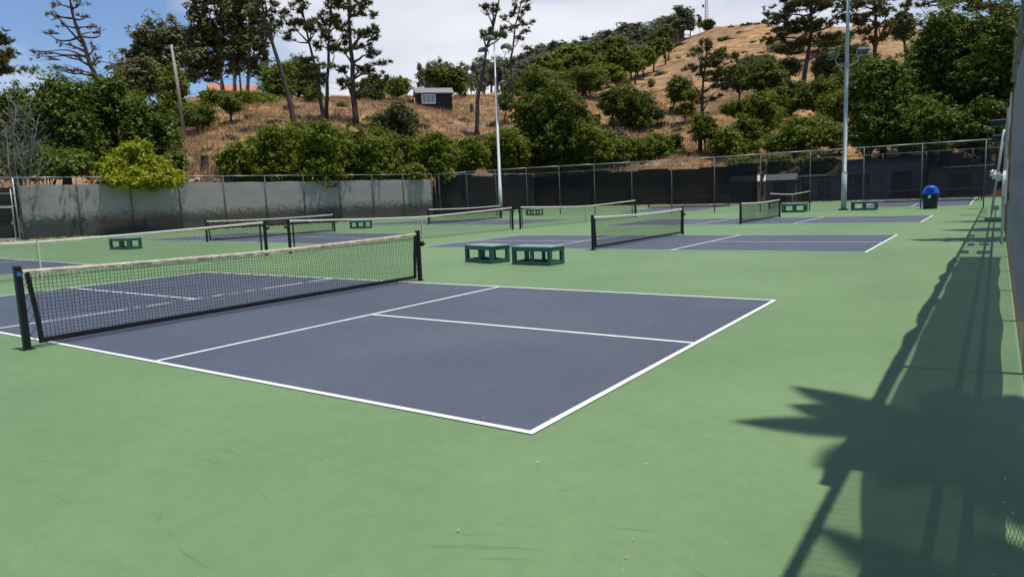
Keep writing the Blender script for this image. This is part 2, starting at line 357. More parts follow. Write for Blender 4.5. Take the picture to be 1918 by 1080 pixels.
# smooth (monotone cosine) blend across the columns
ZG = np.zeros((len(AZ), len(DS)))
for i, a in enumerate(AZ):
    k = min(len(AZC)-2, max(0, int(np.searchsorted(AZC, a)-1))); t = (a-AZC[k])/(AZC[k+1]-AZC[k]); t = min(1, max(0, t)); t = t*t*(3-2*t)*0.5+t*0.5
    ZG[i] = ZC[k]*(1-t)+ZC[k+1]*t
def vnoise(x, y, seed):
    r = np.random.default_rng(seed); G = r.random((64, 64))
    xi = np.floor(x).astype(int); yi = np.floor(y).astype(int); fx = x-xi; fy = y-yi; fx = fx*fx*(3-2*fx); fy = fy*fy*(3-2*fy)
    g = lambda a, b: G[a % 64, b % 64]
    return (g(xi, yi)*(1-fx)+g(xi+1, yi)*fx)*(1-fy)+(g(xi, yi+1)*(1-fx)+g(xi+1, yi+1)*fx)*fy-0.5
AA, DD = np.meshgrid(AZ, DS, indexing='ij')
TX = CAM[0]+np.sin(AA)*DD; TY = CAM[1]+np.cos(AA)*DD
FD = np.array([fence_d(0)]*len(AZ))
pxs_dense = np.linspace(-500, 2600, 400); FD = np.interp(AZ, [az_of(p) for p in pxs_dense], [fence_d(p) for p in pxs_dense])
amp = np.clip((DD-FD[:, None]-6)/14, 0, 1)
ZG = ZG + amp*(1.3*vnoise(TX/9, TY/9, 1)+0.55*vnoise(TX/3.1, TY/3.1, 2)+0.25*vnoise(TX/1.3, TY/1.3, 3)) + np.clip((DD-140)/80, 0, 1)*2.2*vnoise(TX/22, TY/22, 4)
def out_dist(x, y):                                   # metres outside the fences (vector)
    x = np.asarray(x, float); y = np.asarray(y, float)
    lx = np.where(y < 40, -40.3+(y-2.5)*0.24, -31.3-(y-40)*0.043)
    return np.maximum(lx-x, y-57.6)
OD = out_dist(TX, TY); _t = np.clip((OD-0.5)/2.0, 0, 1)
ZG = np.where(OD < 0.5, -0.25, 0.13*(1-_t)+np.maximum(ZG, 0.13)*_t)
def tz_ad(a, d):
    i = np.interp(a, AZ, np.arange(len(AZ))); j = np.interp(d, DS, np.arange(len(DS)))
    i0 = np.minimum(np.floor(i).astype(int), len(AZ)-2); j0 = np.minimum(np.floor(j).astype(int), len(DS)-2); fi = i-i0; fj = j-j0
    return (ZG[i0, j0]*(1-fi)+ZG[i0+1, j0]*fi)*(1-fj)+(ZG[i0, j0+1]*(1-fi)+ZG[i0+1, j0+1]*fi)*fj
def tz(x, y): return float(tz_ad(math.atan2(x-CAM[0], y-CAM[1]), math.hypot(x-CAM[0], y-CAM[1])))
def tground(px, py, lo=None):                         # where the slope is seen at that pixel
    h = hdir(px, py); a = math.atan2(h[0], h[1])
    d = np.arange((lo or fence_d(px))+1, 400, 0.5); z = tz_ad(np.full_like(d, a), d); ry = CAM[2]+h[2]*d
    k = np.where(z >= ry)[0]; dd = d[k[0]] if len(k) else 200.0
    return float(dd)
n_a, n_d = len(AZ), len(DS)
tv = np.stack([TX, TY, ZG], -1).reshape(-1, 3)
idx = np.arange(n_a*n_d).reshape(n_a, n_d)
tf = np.stack([idx[:-1, :-1], idx[1:, :-1], idx[1:, 1:], idx[:-1, 1:]], -1).reshape(-1, 4)[:, ::-1]
def hill_mat():
    m = bpy.data.materials.new('dry_grass_hillside'); m.use_nodes = True; nt = m.node_tree; L = nt.links; NN = nt.nodes
    b = NN['Principled BSDF']; b.inputs['Roughness'].default_value = 0.95; b.inputs['Specular IOR Level'].default_value = 0.1
    g = NN.new('ShaderNodeNewGeometry')
    def noise(sc, det=8, rough=0.65):
        n = NN.new('ShaderNodeTexNoise'); n.inputs['Scale'].default_value = sc; n.inputs['Detail'].default_value = det; n.inputs['Roughness'].default_value = rough
        L.new(g.outputs['Position'], n.inputs['Vector']); return n.outputs[0]
    def ramp(src, els):
        r = NN.new('ShaderNodeValToRGB')
        while len(r.color_ramp.elements) < len(els): r.color_ramp.elements.new(0.5)
        for e, (p, c) in zip(r.color_ramp.elements, els): e.position = p; e.color = (*c, 1)
        L.new(src, r.inputs[0]); return r.outputs[0]
    def mixc(fac, a, bc, mode='MIX'):
        x = NN.new('ShaderNodeMix'); x.data_type = 'RGBA'; x.blend_type = mode
        if isinstance(fac, float): x.inputs[0].default_value = fac
        else: L.new(fac, x.inputs[0])
        L.new(a, x.inputs[6])
        if isinstance(bc, tuple): x.inputs[7].default_value = (*bc, 1)
        else: L.new(bc, x.inputs[7])
        return x.outputs[2]
    c = ramp(noise(0.35), [(0.32, (0.17, 0.090, 0.045)), (0.42, (0.33, 0.185, 0.085)), (0.56, (0.47, 0.285, 0.135)), (0.74, (0.58, 0.41, 0.23))])
    c = mixc(ramp(noise(0.06, 6), [(0.46, (0, 0, 0)), (0.60, (0.8,)*3)]), c, (0.245, 0.165, 0.115))
    c = mixc(ramp(noise(0.11, 7, 0.7), [(0.52, (0, 0, 0)), (0.66, (0.7,)*3)]), c, (0.20, 0.175, 0.075))
    c = mixc(ramp(noise(0.22, 9, 0.75), [(0.50, (0, 0, 0)), (0.60, (0.75,)*3)]), c, (0.175, 0.100, 0.050))
    c = mixc(ramp(noise(0.9, 8, 0.75), [(0.57, (0, 0, 0)), (0.68, (0.6,)*3)]), c, (0.115, 0.085, 0.035))
    c = mixc(1.0, c, ramp(noise(3.5, 5), [(0.3, (0.62,)*3), (0.7, (1.25,)*3)]), 'MULTIPLY')
    L.new(c, b.inputs['Base Color'])
    bp = NN.new('ShaderNodeBump'); bp.inputs['Strength'].default_value = 0.9; bp.inputs['Distance'].default_value = 0.4
    L.new(noise(2.2, 8, 0.7), bp.inputs['Height']); L.new(bp.outputs[0], b.inputs['Normal'])
    return m
me = bpy.data.meshes.new('hillside'); me.from_pydata(tv.tolist(), [], tf.tolist()); me.materials.append(hill_mat())
me.polygons.foreach_set('use_smooth', [True]*len(me.polygons)); me.update()
tag(link('hillside', me), kind='structure')
g = MB(); g.quad((-1200, -1200, -0.35), (1200, -1200, -0.35), (1200, 1200, -0.35), (-1200, 1200, -0.35))
tag(g.build('ground', M_dirt), kind='structure')

# ------------------------------------------------------------------ paving and painted courts
FX = 9.35; FY = 40.0; BY = 57.5
LFA, LFB = (-40.3, 2.5), (-31.3, 40.0)               # left fence line, passing (-38.5, 10)
def sheet(mb, x0, x1, y0, y1, dz):
    xs = sorted([x0, x1]+[b for b in XB if x0 < b < x1]); ys = sorted([y0, y1]+[b for b in YB if y0 < b < y1])
    for a, b in zip(xs, xs[1:]):
        for c, d in zip(ys, ys[1:]):
            mb.quad((a, c, gz(a, c)+dz), (b, c, gz(b, c)+dz), (b, d, gz(b, d)+dz), (a, d, gz(a, d)+dz))
g = MB(); sheet(g, -41, 9.9, -40, BY+0.1, 0.0)
tag(g.build('court_ground', M_green), kind='structure')
g = MB(); g.quad((9.9, -40, -0.02), (40, -40, -0.02), (40, 75, -0.02), (9.9, 75, -0.02)); tag(g.build('dirt_verge', M_dirt), kind='structure')
g = MB(); g.quad((-7.5, 57.9, 0.19), (12, 57.9, 0.19), (12, 66.5, 0.19), (-7.5, 66.5, 0.19)); tag(g.build('asphalt_yard', mat('asphalt', (0.05, 0.05, 0.052), 0.85, var=0.2)), kind='structure')
def pb_court(cx, cy, vert=False):
    hl, hw, k, lw = 6.706, 3.048, 2.145, 0.051
    def R(x0, x1, y0, y1, dz, name, m, parent=None):
        if vert: x0, x1, y0, y1 = y0, y1, x0, x1
        mb = MB(); sheet(mb, cx+x0, cx+x1, cy+y0, cy+y1, dz); return mb.build(name, m, parent)
    c = R(-hl, hl, -hw, hw, 0.004, 'pickleball_court', M_blue); tag(c, kind='structure')
    for a in ((-hl, hl, -hw, -hw+lw), (-hl, hl, hw-lw, hw), (-hl, -hl+lw, -hw+lw, hw-lw), (hl-lw, hl, -hw+lw, hw-lw),
              (k-lw, k, -hw+lw, hw-lw), (-k, -k+lw, -hw+lw, hw-lw), (k, hl-lw, -lw/2, lw/2), (-hl+lw, -k, -lw/2, lw/2)):
        R(*a, 0.008, 'court_line', M_line, c)
COURTS = [(0, 0), (0.05, 13.66), (0.08, 27.0), (-19.2, 0.2), (-19.1, 14.4), (-19.1, 28.4)]
for a in COURTS: pb_court(*a)
pb_court(4.75, 50.0, True); pb_court(-12.2, 50.0, True)
# raised concrete kerb at the far end of the right fence
k = MB(); k.box((9.0, 31.5, 0.05), (0.5, 15.0, 0.10)); tag(k.build('kerb', mat('painted_kerb', (0.17, 0.25, 0.13), 0.7, var=0.12), bevel=0.01), kind='structure')

# ------------------------------------------------------------------ nets
def pb_net(label, cx, cy, vert=False, W=6.706, tape=None, wheel=1, grp='pickleball nets on the blue courts'):
    z0 = gz(cx, cy)
    t = thing('pickleball_net', label, 'net', (cx, cy, z0), math.pi/2 if vert else 0, grp)
    hw = W/2; H = lambda y: 0.865+0.05*(abs(y)/hw)**1.6
    for s in (-1, 1):
        p = MB(); p.box((0, s*hw, 0.475), (0.07, 0.07, 0.95)); p.box((0, s*hw, 0.956), (0.075, 0.075, 0.012))
        po = p.build('post', M_black, t, bevel=0.006)
        MB().box((0, s*hw, 0.006), (0.13, 0.13, 0.012)).build('base_plate', M_black, po)
        if s == wheel:
            wv = MB(); wv.tube([(0, s*(hw+0.04), 0.70), (0, s*(hw+0.12), 0.70)], 0.055, 14); wv.tube([(0.0, s*(hw+0.10), 0.70), (0.09, s*(hw+0.11), 0.70)], 0.012, 6)
            wv.build('winch', M_black, po)
        else:
            MB().box((0.037, s*hw, 0.87), (0.004, 0.045, 0.05)).build('sticker', M_bluest, po)
    y0, y1 = -hw+0.13, hw-0.11
    nz_, ny = 18, 150
    zb = 0.085
    ys = np.linspace(y0, y1, ny)
    bulge = lambda y, f: 0.02*math.sin(y*1.7)*f+0.025*math.sin(y*0.6+1)*f
    mb = MB()
    zz = lambda y, f: zb+(H(y)-0.05-zb)*f
    jj = [random.gauss(0, 0.004) for _ in range(400)]
    for i, y in enumerate(ys):
        fs = np.linspace(0, 1, 7)
        mb.tube([(bulge(y, math.sin(math.pi*f)), y+jj[(i*7+int(f*6)) % 400], zz(y, f)) for f in fs], 0.0030, 3, False)
    for q in range(nz_+1):
        f = q/nz_
        mb.tube([(bulge(y, math.sin(math.pi*f)), y, zz(y, f)+jj[(i*13+q) % 400]) for i, y in enumerate(np.linspace(y0, y1, 40))], 0.0030, 3, False)
    tag(mb.build('net_mesh', M_cord, t), kind='stuff')
    # folded tape with creases
    tp = MB(); n = 90; ring = []
    for i in range(n):
        y = -hw+0.05+(2*hw-0.10)*i/(n-1); h = H(y)
        e = 0.006*math.sin(i*2.1)+random.gauss(0, 0.004)
        ring.append([(-0.010, y, h-0.055+e), (-0.013, y, h-0.02), (0, y, h+0.002+random.gauss(0, 0.001)), (0.013, y, h-0.02), (0.010+random.gauss(0, 0.002), y, h-0.055+e*0.5)])
    for i in range(n-1):
        for j in range(4): tp.quad(ring[i][j], ring[i+1][j], ring[i+1][j+1], ring[i][j+1])
    tp.build('top_tape', tape or M_tape, t)
    bb = MB(); bb.box((0, (y0+y1)/2, zb-0.005), (0.022, y1-y0, 0.06)); bb.build('bottom_band', M_band, t)
    for s, ye in ((-1, y0), (1, y1)):
        MB().tube([(0, ye-s*0.03, zb-0.02), (0, ye, (zb+H(ye))/2), (0, ye+s*0.04, H(ye)-0.03)], 0.03, 4).build('side_band', M_band, t)
        lc = MB(); m_ = 11
        pts = []
        for q in range(m_):
            z = zb+(H(ye)-0.1-zb)*q/(m_-1); pts.append((0.01, s*(hw-0.045) if q % 2 else ye+s*0.025, z))
        lc.tube(pts, 0.004, 4, False); lc.build('lacing', M_cord, t)
    return t
def tennis_net(label, cx, cy, W=12.8, vert=False, grp='long tennis nets with white centre straps'):
    z0 = gz(cx, cy); hw = W/2; t = thing('tennis_net', label, 'net', (cx, cy, z0), math.pi/2 if vert else 0, grp)
    H = lambda y: 0.914+0.156*(abs(y)/hw)**1.3
    for s in (-1, 1):
        po = MB().tube([(0, s*hw, 0), (0, s*hw, 1.09)], 0.052, 12).build('post', M_black, t)
        MB().tube([(0, s*(hw+0.05), 0.85), (0, s*(hw+0.14), 0.85)], 0.045, 10).build('winch', M_black, po)
        MB().box((0, s*(hw-0.17), 0.56), (0.02, 0.05, 0.98)).build('side_band', M_band, t)
    mb = MB(); y0, y1 = -hw+0.17, hw-0.17; zb = 0.05
    for y in np.linspace(y0, y1, 280):
        mb.tube([(0, y, zb), (0, y, H(y)-0.05)], 0.0019, 3, False)
    for q in range(21):
        f = q/20
        mb.tube([(0.012*math.sin(y), y, zb+(H(y)-0.05-zb)*f) for y in np.linspace(y0, y1, 26)], 0.0019, 3, False)
    tag(mb.build('net_mesh', M_cord, t), kind='stuff')
    MB().tube([(0, y, zb) for y in (y0, 0, y1)], 0.008, 5).build('bottom_cord', M_cord, t)
    tp = MB(); n = 60; ring = []
    for i in range(n):
        y = -hw+0.05+(2*hw-0.1)*i/(n-1); h = H(y); e = random.gauss(0, 0.004)
        ring.append([(-0.011, y, h-0.058+e), (-0.014, y, h-0.02), (0, y, h+0.002), (0.014, y, h-0.02), (0.011, y, h-0.058+e)])
    for i in range(n-1):
        for j in range(4): tp.quad(ring[i][j], ring[i+1][j], ring[i+1][j+1], ring[i][j+1])
    tp.build('top_tape', M_tape2, t)
    st = MB(); st.box((0.019, 0, 0.46), (0.008, 0.04, 0.93)); st.box((-0.019, 0, 0.46), (0.008, 0.04, 0.93)); st.box((0, 0, 0.93), (0.046, 0.05, 0.012)); st.build('centre_strap', M_tape2, t)
    return t
pb_net('nearest low net with creased cream tape, black square posts, on the big blue court', 0, 0)
pb_net('low net with black lower band on the second blue court, behind the two green benches', 0.02, 13.75, tape=M_tape2)
pb_net('small low net on the third blue court, close in front of the pale light pole', 0.0, 27.3, tape=M_tape2)
pb_net('low net cut by the left edge of the picture, near the fence gate', -18.9, -0.4, tape=M_tape)
pb_net('low net in front of the sunlit grey windscreen, left of the tall tree shadow bottom', -19.2, 14.55, W=7.2, tape=M_tape)
pb_net('low net far back before the corner where grey and dark windscreens meet', -19.1, 29.2, W=7.6, tape=M_tape2)
pb_net('dark low net beyond the clear wire fence, behind the blue lidded bin', 4.75, 50.2, True, W=7.0, tape=M_band)
pb_net('dark low net beyond the clear wire fence, left of the tan shed', -12.2, 50.2, True, W=7.0, tape=M_band)
tennis_net('long tennis net just behind the nearest pickleball net, running off the left edge', -9.85, 0.72)
tennis_net('long tennis net in the middle distance, between two black posts, left of the benches', -9.75, 14.35)
tennis_net('farthest long tennis net on this side of the clear fence, bowed with a thin strap', -9.75, 28.0, W=13.2)
tennis_net('tennis net beyond the clear wire fence, its white tape rising in front of the sheds', -3.5, 48.6, W=12.8)

# ------------------------------------------------------------------ fences
def chain_panel(wd, h, pitch=0.055, r=0.0022):
    mb = MB(); n = int(round(wd/pitch)); m_ = int(round(h/(pitch*0.5)))
    V = []
    p = wd/n; q = h/m_
    for i in range(n):
        for s in (0, 1):
            x0 = (i+0.5)*p
            xa = [x0+((-1)**(j+i))*(p/2)*(1 if s == 0 else -1) for j in range(m_+1)]
            if s == 1: continue
            for j in range(m_):
                V.append(((xa[j], j*q), (xa[j+1], (j+1)*q)))
    # every wire zigzags and hooks its neighbours: a second set shifted by half a cell closes the diamonds
    V2 = V
    P = np.array(V2); a = P[:, 0]; b = P[:, 1]; d = b-a; d /= np.linalg.norm(d, axis=1)[:, None]
    nrm = np.stack([-d[:, 1], d[:, 0]], 1)*r
    z = np.zeros(len(a))
    A3 = lambda p2, off, y: np.stack([p2[:, 0]+off[:, 0], np.full(len(p2), y), p2[:, 1]+off[:, 1]], -1)
    f1 = np.stack([A3(a, nrm, -r*0.6), A3(b, nrm, -r*0.6), A3(b, 0*nrm, r), A3(a, 0*nrm, r)], 1)
    f2 = np.stack([A3(a, 0*nrm, r), A3(b, 0*nrm, r), A3(b, -nrm, -r*0.6), A3(a, -nrm, -r*0.6)], 1)
    return np.concatenate([f1, f2])
def fence(label, A, B, h, bays, link_m, post_m, rail_m, zf=gz, screen=None, posts=True, mid_rail=False, grp='wire fences round the courts', flip=1, skip_screen=(), gaps=(), bot_rail=False, pitch=0.055, wire=0.0022):
    A = Vector((*A, 0)); B = Vector((*B, 0)); ln = (B-A).length; rz = math.atan2(B.y-A.y, B.x-A.x)
    t = thing('chain_link_fence', label, 'fence', (A.x, A.y, 0), rz, grp)
    W = ln/bays
    zs = [zf(*(A.lerp(B, i/bays)).xy) for i in range(bays+1)]
    panel = quads_mesh('chain_link', chain_panel(W, h-0.06, pitch, wire), link_m)
    pm = MB().tube([(0, 0, -0.05), (0, 0, h+0.02)], 0.034, 10).mesh('post', post_m, True)
    for i in range(bays+1):
        if posts: link('post', pm, t, (i*W, 0, zs[i]))
    rm = MB()
    for i in range(bays):
        MB().tube([(i*W, 0, h+zs[i]), ((i+1)*W, 0, h+zs[i+1])], 0.028, 8).build('top_rail', rail_m, t, True)
        if mid_rail: MB().tube([(i*W, 0, h*0.35+zs[i]), ((i+1)*W, 0, h*0.35+zs[i+1])], 0.024, 8).build('middle_rail', rail_m, t, True)
        if mid_rail: MB().tube([(i*W, 0, h*0.5+zs[i]), ((i+1)*W, 0, h*0.5+zs[i+1])], 0.024, 8).build('middle_rail', rail_m, t, True)
        if bot_rail: MB().tube([(i*W, 0, 0.06+zs[i]), ((i+1)*W, 0, 0.06+zs[i+1])], 0.02, 8).build('bottom_rail', rail_m, t, True)
        o = link('chain_link', panel, t, (i*W, -0.035*flip, zs[i]+0.04)); tag(o, kind='stuff')
        if screen and i not in skip_screen:
            m_, zb, zt, off = screen[:4]
            mb = MB(); nx, nzv = 24, 6
            zt = screen[2]+(((i*37) % 5)*0.05-0.12 if bays == 14 else -1.45 if bays == 20 and i > 16 else 0)
            top = lambda u: zt - (0.75*min(1, max(0, (3.1-(i+u))/0.5)) if len(screen) > 4 else 0) + (0.05*math.sin((i+u)*2.9)+0.035*math.sin((i+u)*7.3) if len(screen) > 4 else 0.015*math.sin((i+u)*6))
            bot = lambda u: zb + (0.05*math.sin((i+u)*2.1+1)+0.03*math.sin((i+u)*6.1) if len(screen) > 4 else 0.02*math.sin((i+u)*3.0))
            P = [[((u/nx)*W+i*W, off+(0.010 if len(screen) > 4 else 0.018)*math.sin(3.1*(i+u/nx)*2+2*v/nzv)*(1 if 0 < v < nzv else 0.4),
                   bot(u/nx)+(top(u/nx)-bot(u/nx))*v/nzv+zs[i]*(1-u/nx)+zs[i+1]*u/nx) for v in range(nzv+1)] for u in range(nx+1)]
            for u in range(nx):
                if any(a_ < (i+(u+0.5)/nx)*W < b_ for a_, b_ in gaps): continue
                for v in range(nzv): mb.quad(P[u][v], P[u+1][v], P[u+1][v+1], P[u][v+1])
            mb.build('windscreen', M_scr_thin if m_ is M_scr_dark and bays == 14 and i >= 8 else m_, t)
    return t
def px_on_y(px, y):
    h = hdir(px, 390); d = (y-CAM[1])/h[1]; return CAM[0]+h[0]*d
# far cross fence of bare wire, its posts 3 m apart
fence('clear wire cross fence with bare steel posts, right behind the far bin and benches', (8.5+0.0, FY), (-30.5, FY), 3.66, 13, M_wire, M_postd, M_steel, flip=-1, pitch=0.08, wire=0.0019)
# short end piece to the right fence
fence('short end bay of the clear wire fence meeting the right hand fence', (FX-0.05, FY), (8.55, FY), 3.66, 1, M_wire, M_postd, M_steel, posts=False, pitch=0.08, wire=0.0019)
# left fence with sunlit grey screen
fence('left fence hung with sunlit grey windscreen, darker along its foot', LFA, LFB, 3.66, 13, M_wire, M_postd, M_steel,
      screen=(M_scr_grey, 0.10, 3.22, 0.07), skip_screen=(2,), pitch=0.08, wire=0.0019)
# dark screened fence at the back of the farthest court, and its left return
fence('back fence covered in near black see-through windscreen, below the hillside bushes', (-32.0, BY), (10.5, BY), 3.66, 14, M_wire, M_postd, M_postd,
      screen=(M_scr_dark, 0.06, 3.42, -0.06), pitch=0.08, wire=0.0019, gaps=((px_on_y(1419, BY)+32.0, px_on_y(1436, BY)+32.0),))
fence('dark screened side fence running back from the corner with the grey screen', (-31.25, FY+0.35), (-32.0, BY-0.1), 3.66, 6, M_wire, M_postd, M_steel,
      screen=(M_scr_dark, 0.04, 3.45, -0.06), pitch=0.08, wire=0.0019)
# right fence, seen along its length
RB = 20
ys0 = -10.05; 
fence('tall rusty chain link fence along the right edge, seen nearly end on', (FX, ys0), (FX, 40.0), 3.66, RB, M_rust, M_rust, M_rust,
      screen=(M_scr_near, 0.46, 3.22, 0.055, 1), skip_screen=tuple(range(8, 17)), mid_rail=True, flip=-1, pitch=0.06, wire=0.0013)

rf = [o for o in COL.objects if o.get('label', '').startswith('tall rusty chain link')][0]
mb = MB(); n_ = 90
for k_ in (0, 1):
    mb.tube([(7.2+(20.0-7.2)*i/(n_-1), 0.085+0.012*math.sin(i*0.5+k_), 3.46-0.10*k_+0.05*math.sin(i*0.33+k_*2)+0.02*math.sin(i*0.9+k_)) for i in range(n_)], [0.034+0.010*math.sin(i*0.7+k_)+random.uniform(0, 0.006) for i in range(n_)], 7)
mb.build('gathered_top_edge', M_scr_near, rf, True)
# ------------------------------------------------------------------ gate in the left fence
ang = math.atan2(LFB[1]-LFA[1], LFB[0]-LFA[0]); Wl = math.hypot(LFB[0]-LFA[0], LFB[1]-LFA[1])/13
ux, uy = math.cos(ang), math.sin(ang)
gx, gy = LFA[0]+ux*Wl*2, LFA[1]+uy*Wl*2
t = thing('gate', 'tall wire gate with a low inner door in the left fence, below the bare bush', 'gate', (gx, gy, 0.12), ang)
for x in (0.25, 1.0, 1.12, 2.55, 2.72): MB().tube([(x, -0.11, 0), (x, -0.11, 3.62 if x in (0.25, 2.72) else (2.0 if x in (1.0,) else 3.0))], 0.045 if x in (0.25, 2.72) else 0.03, 8).build('gate_post', M_steel, t, True)
for z in (2.02, 2.75, 0.12): MB().tube([(0.25, -0.11, z), (2.72, -0.11, z)], 0.025, 8).build('gate_rail', M_steel, t, True)
dr = MB(); dr.tube([(1.12, -0.17, 0.12), (1.12, -0.17, 1.95), (2.50, -0.17, 1.95), (2.50, -0.17, 0.12), (1.12, -0.17, 0.12)], 0.024, 8); dro = dr.build('gate_door', M_steel, t)
MB().box((2.42, -0.2, 1.05), (0.05, 0.05, 0.22)).build('latch', M_steel, dro)
tag(link('chain_link', quads_mesh('gate_chain_link', chain_panel(2.4, 3.5, 0.08), M_wire), t, (0.28, -0.12, 0.08)), kind='stuff')
MB().box((1.48, 0.02, 1.65), (2.46, 0.01, 2.9)).build('windscreen', screen_mat('worn_gate_screen', (0.045, 0.048, 0.042), (0.085, 0.09, 0.08), 0.10), t)

# ------------------------------------------------------------------ benches, bin
def bench_proto(label, loc, rz):
    t = thing('bench', label, 'bench', loc, rz, 'low green box benches')
    Lb, Wb, Hb = 1.08, 0.56, 0.42
    for i in range(3): MB().box((0, -Wb/2+0.095+i*0.185, Hb-0.012), (Lb+0.02, 0.178, 0.026)).build('top_board', M_benchtop, t, bevel=0.004)
    for s in (-1, 1):
        MB().box((0, s*(Wb/2-0.02), Hb-0.067), (Lb, 0.036, 0.084)).build('apron', M_bench, t, bevel=0.004)
        MB().box((s*(Lb/2-0.02), 0, Hb-0.067), (0.036, Wb-0.08, 0.084)).build('apron', M_bench, t, bevel=0.004)
        MB().box((0, s*(Wb/2-0.02), 0.045), (Lb-0.15, 0.034, 0.082)).build('bottom_rail', M_bench, t, bevel=0.004)
        MB().box((s*(Lb/2-0.02), 0, 0.045), (0.034, Wb-0.15, 0.082)).build('bottom_rail', M_bench, t, bevel=0.004)
        for x in (-Lb/2+0.045, 0, Lb/2-0.045):
            hh = Hb-0.11
            if x == 0: MB().box((x, s*(Wb/2-0.06), hh/2), (0.085, 0.042, hh)).build('leg', M_bench, t, bevel=0.004)
            else: MB().box((x, s*(Wb/2-0.045), hh/2), (0.085, 0.086, hh)).build('leg', M_bench, t, bevel=0.004)
    return t
b0 = bench_proto('left one of the two green benches close together by the second blue court', (-0.98, 6.86, 0), math.radians(-17))
def bench(px, y, rz, label, sc=1.0):
    h = hdir(px, 390); d = (y-CAM[1])/h[1]; x = CAM[0]+h[0]*d
    dup(b0, (x, y, gz(x, y)), rz, label, scale=sc)
dup(b0, (0.60, 6.66, 0), math.radians(-4), 'right one of the two green benches close together, its flat top shining')
bench(228, 7.3, 0.15, 'green bench standing alone at left, seen through the nearest nets', 1.05)
bench(674, 21.2, 0.05, 'far green bench seen through the mesh of the middle tennis net', 1.08)
bench(1001, 38.6, 0.0, 'green bench at the foot of the dark windscreen, beside the left light pole', 1.1)
bench(1488, 37.6, 0.0, 'green bench against the clear wire fence, right of the third low net', 1.25)
bench(1619, 38.9, 0.0, 'green bench just right of the thick pale light pole', 1.25)
h = hdir(1742, 389); d = (39.0-CAM[1])/h[1]; bx = CAM[0]+h[0]*d
t = thing('litter_bin', 'dark green barrel bin with a bright blue domed lid by the clear fence', 'bin', (bx, 39.0, 0), math.radians(-20))
MB().lathe([(0.33, 0.0), (0.35, 0.02), (0.37, 0.42), (0.375, 0.44), (0.375, 0.47), (0.385, 0.50), (0.40, 0.83), (0.385, 0.86)], 24).build('body', M_bin, t, True)
lid = MB().lathe([(0.39, 0.80), (0.425, 0.81), (0.43, 0.90), (0.41, 0.93), (0.38, 1.0), (0.33, 1.13), (0.24, 1.24), (0.12, 1.29), (0.01, 1.30)], 24).build('lid', M_binlid, t, True)
MB().box((0.12, -0.27, 1.09), (0.36, 0.22, 0.17), rot=Matrix.Rotation(math.radians(-18), 3, 'X')).build('flap', mat('dark_blue_flap', (0.008, 0.055, 0.34), 0.4), lid, bevel=0.01)
MB().box((0.12, -0.388, 0.68), (0.13, 0.02, 0.15)).build('sticker', M_sticker, t)

# ------------------------------------------------------------------ floodlight poles
def lamp_head(parent, c, yaw, s=1.0):
    M = Matrix.Rotation(yaw, 3, 'Z') @ Matrix.Rotation(math.radians(24), 3, 'X')
    def T(p): q = M @ Vector(p); return (c[0]+q.x*s, c[1]+q.y*s, c[2]+q.z*s)
    mb = MB()
    ring = []
    for (sx, sy, z) in ((0.34, 0.24, 0.0), (0.34, 0.24, 0.10), (0.27, 0.18, 0.20), (0.12, 0.09, 0.27)):
        ring.append([T((a*sx, b*sy, z)) for a, b in ((-1, -.7), (-.7, -1), (.7, -1), (1, -.7), (1, .7), (.7, 1), (-.7, 1), (-1, .7))])
    i0 = len(mb.v)
    for r in ring: mb.v += r
    for k in range(3):
        for j in range(8): mb.f.append((i0+k*8+j, i0+k*8+(j+1) % 8, i0+(k+1)*8+(j+1) % 8, i0+(k+1)*8+j))
    mb.f.append(tuple(i0+24+j for j in range(8)))
    o = mb.build('lamp_head', M_lamp, parent)
    gl = MB(); gl.v = [T((a*0.33, b*0.23, 0.004)) for a, b in ((-1, -.7), (-.7, -1), (.7, -1), (1, -.7), (1, .7), (.7, 1), (-.7, 1), (-1, .7))]; gl.f = [tuple(range(7, -1, -1))]
    gl.build('lamp_glass', M_glassd, o)
    yk = MB(); yk.tube([T((-0.36, 0, 0.06)), T((-0.36, 0, -0.24)), T((0, 0, -0.28)), T((0.36, 0, -0.24)), T((0.36, 0, 0.06))], 0.02*s, 6); yk.build('yoke', M_pole, o)
def px_on_y(px, y):
    h = hdir(px, 390); d = (y-CAM[1])/h[1]; return CAM[0]+h[0]*d
x = px_on_y(938, 39.6); z0 = gz(x, 39.6)
t = thing('floodlight_pole', 'slim pale light pole at left topped by four flood lamps before the leaning pine', 'light pole', (x, 39.6, z0))
MB().tube([(0, 0, 0), (0, 0, 2.3), (0, 0, 2.31), (0, 0, 12.9)], [0.155, 0.145, 0.125, 0.06], 12).build('pole', M_pole, t, True)
MB().box((0, 0, 0.03), (0.45, 0.45, 0.06)).build('base_plate', M_steel, t)
MB().tube([(0, 0, 12.8), (0, 0, 13.4)], 0.045, 8).build('top_stem', M_pole, t)
for a, (dx, dy) in enumerate(((-0.95, -0.2), (0.95, 0.2))):
    MB().tube([(0, 0, 12.2), (dx*0.5, dy*0.5, 12.15), (dx*0.85, dy*0.85, 12.3), (dx, dy, 12.6)], 0.035, 8).build('arm', M_pole, t, True)
lamp_head(t, (-0.95, -0.2, 12.9), 0.6, 1.15); lamp_head(t, (0.95, 0.2, 12.95), -0.2, 1.15)
lamp_head(t, (-0.25, -0.3, 13.65), 0.3, 1.25); lamp_head(t, (0.95, 0.75, 12.9), 2.2, 1.2)
for z in (4.0, 6.2, 7.6, 9.2): MB().tube([(-0.2, 0, z), (0.2, 0, z)], 0.012, 5).build('step_peg', M_steel, t)
x = px_on_y(1580, 39.6); z0 = gz(x, 39.6)
t = thing('floodlight_pole', 'thick pale light pole right of centre, reaching above the top of the picture', 'light pole', (x, 39.6, z0))
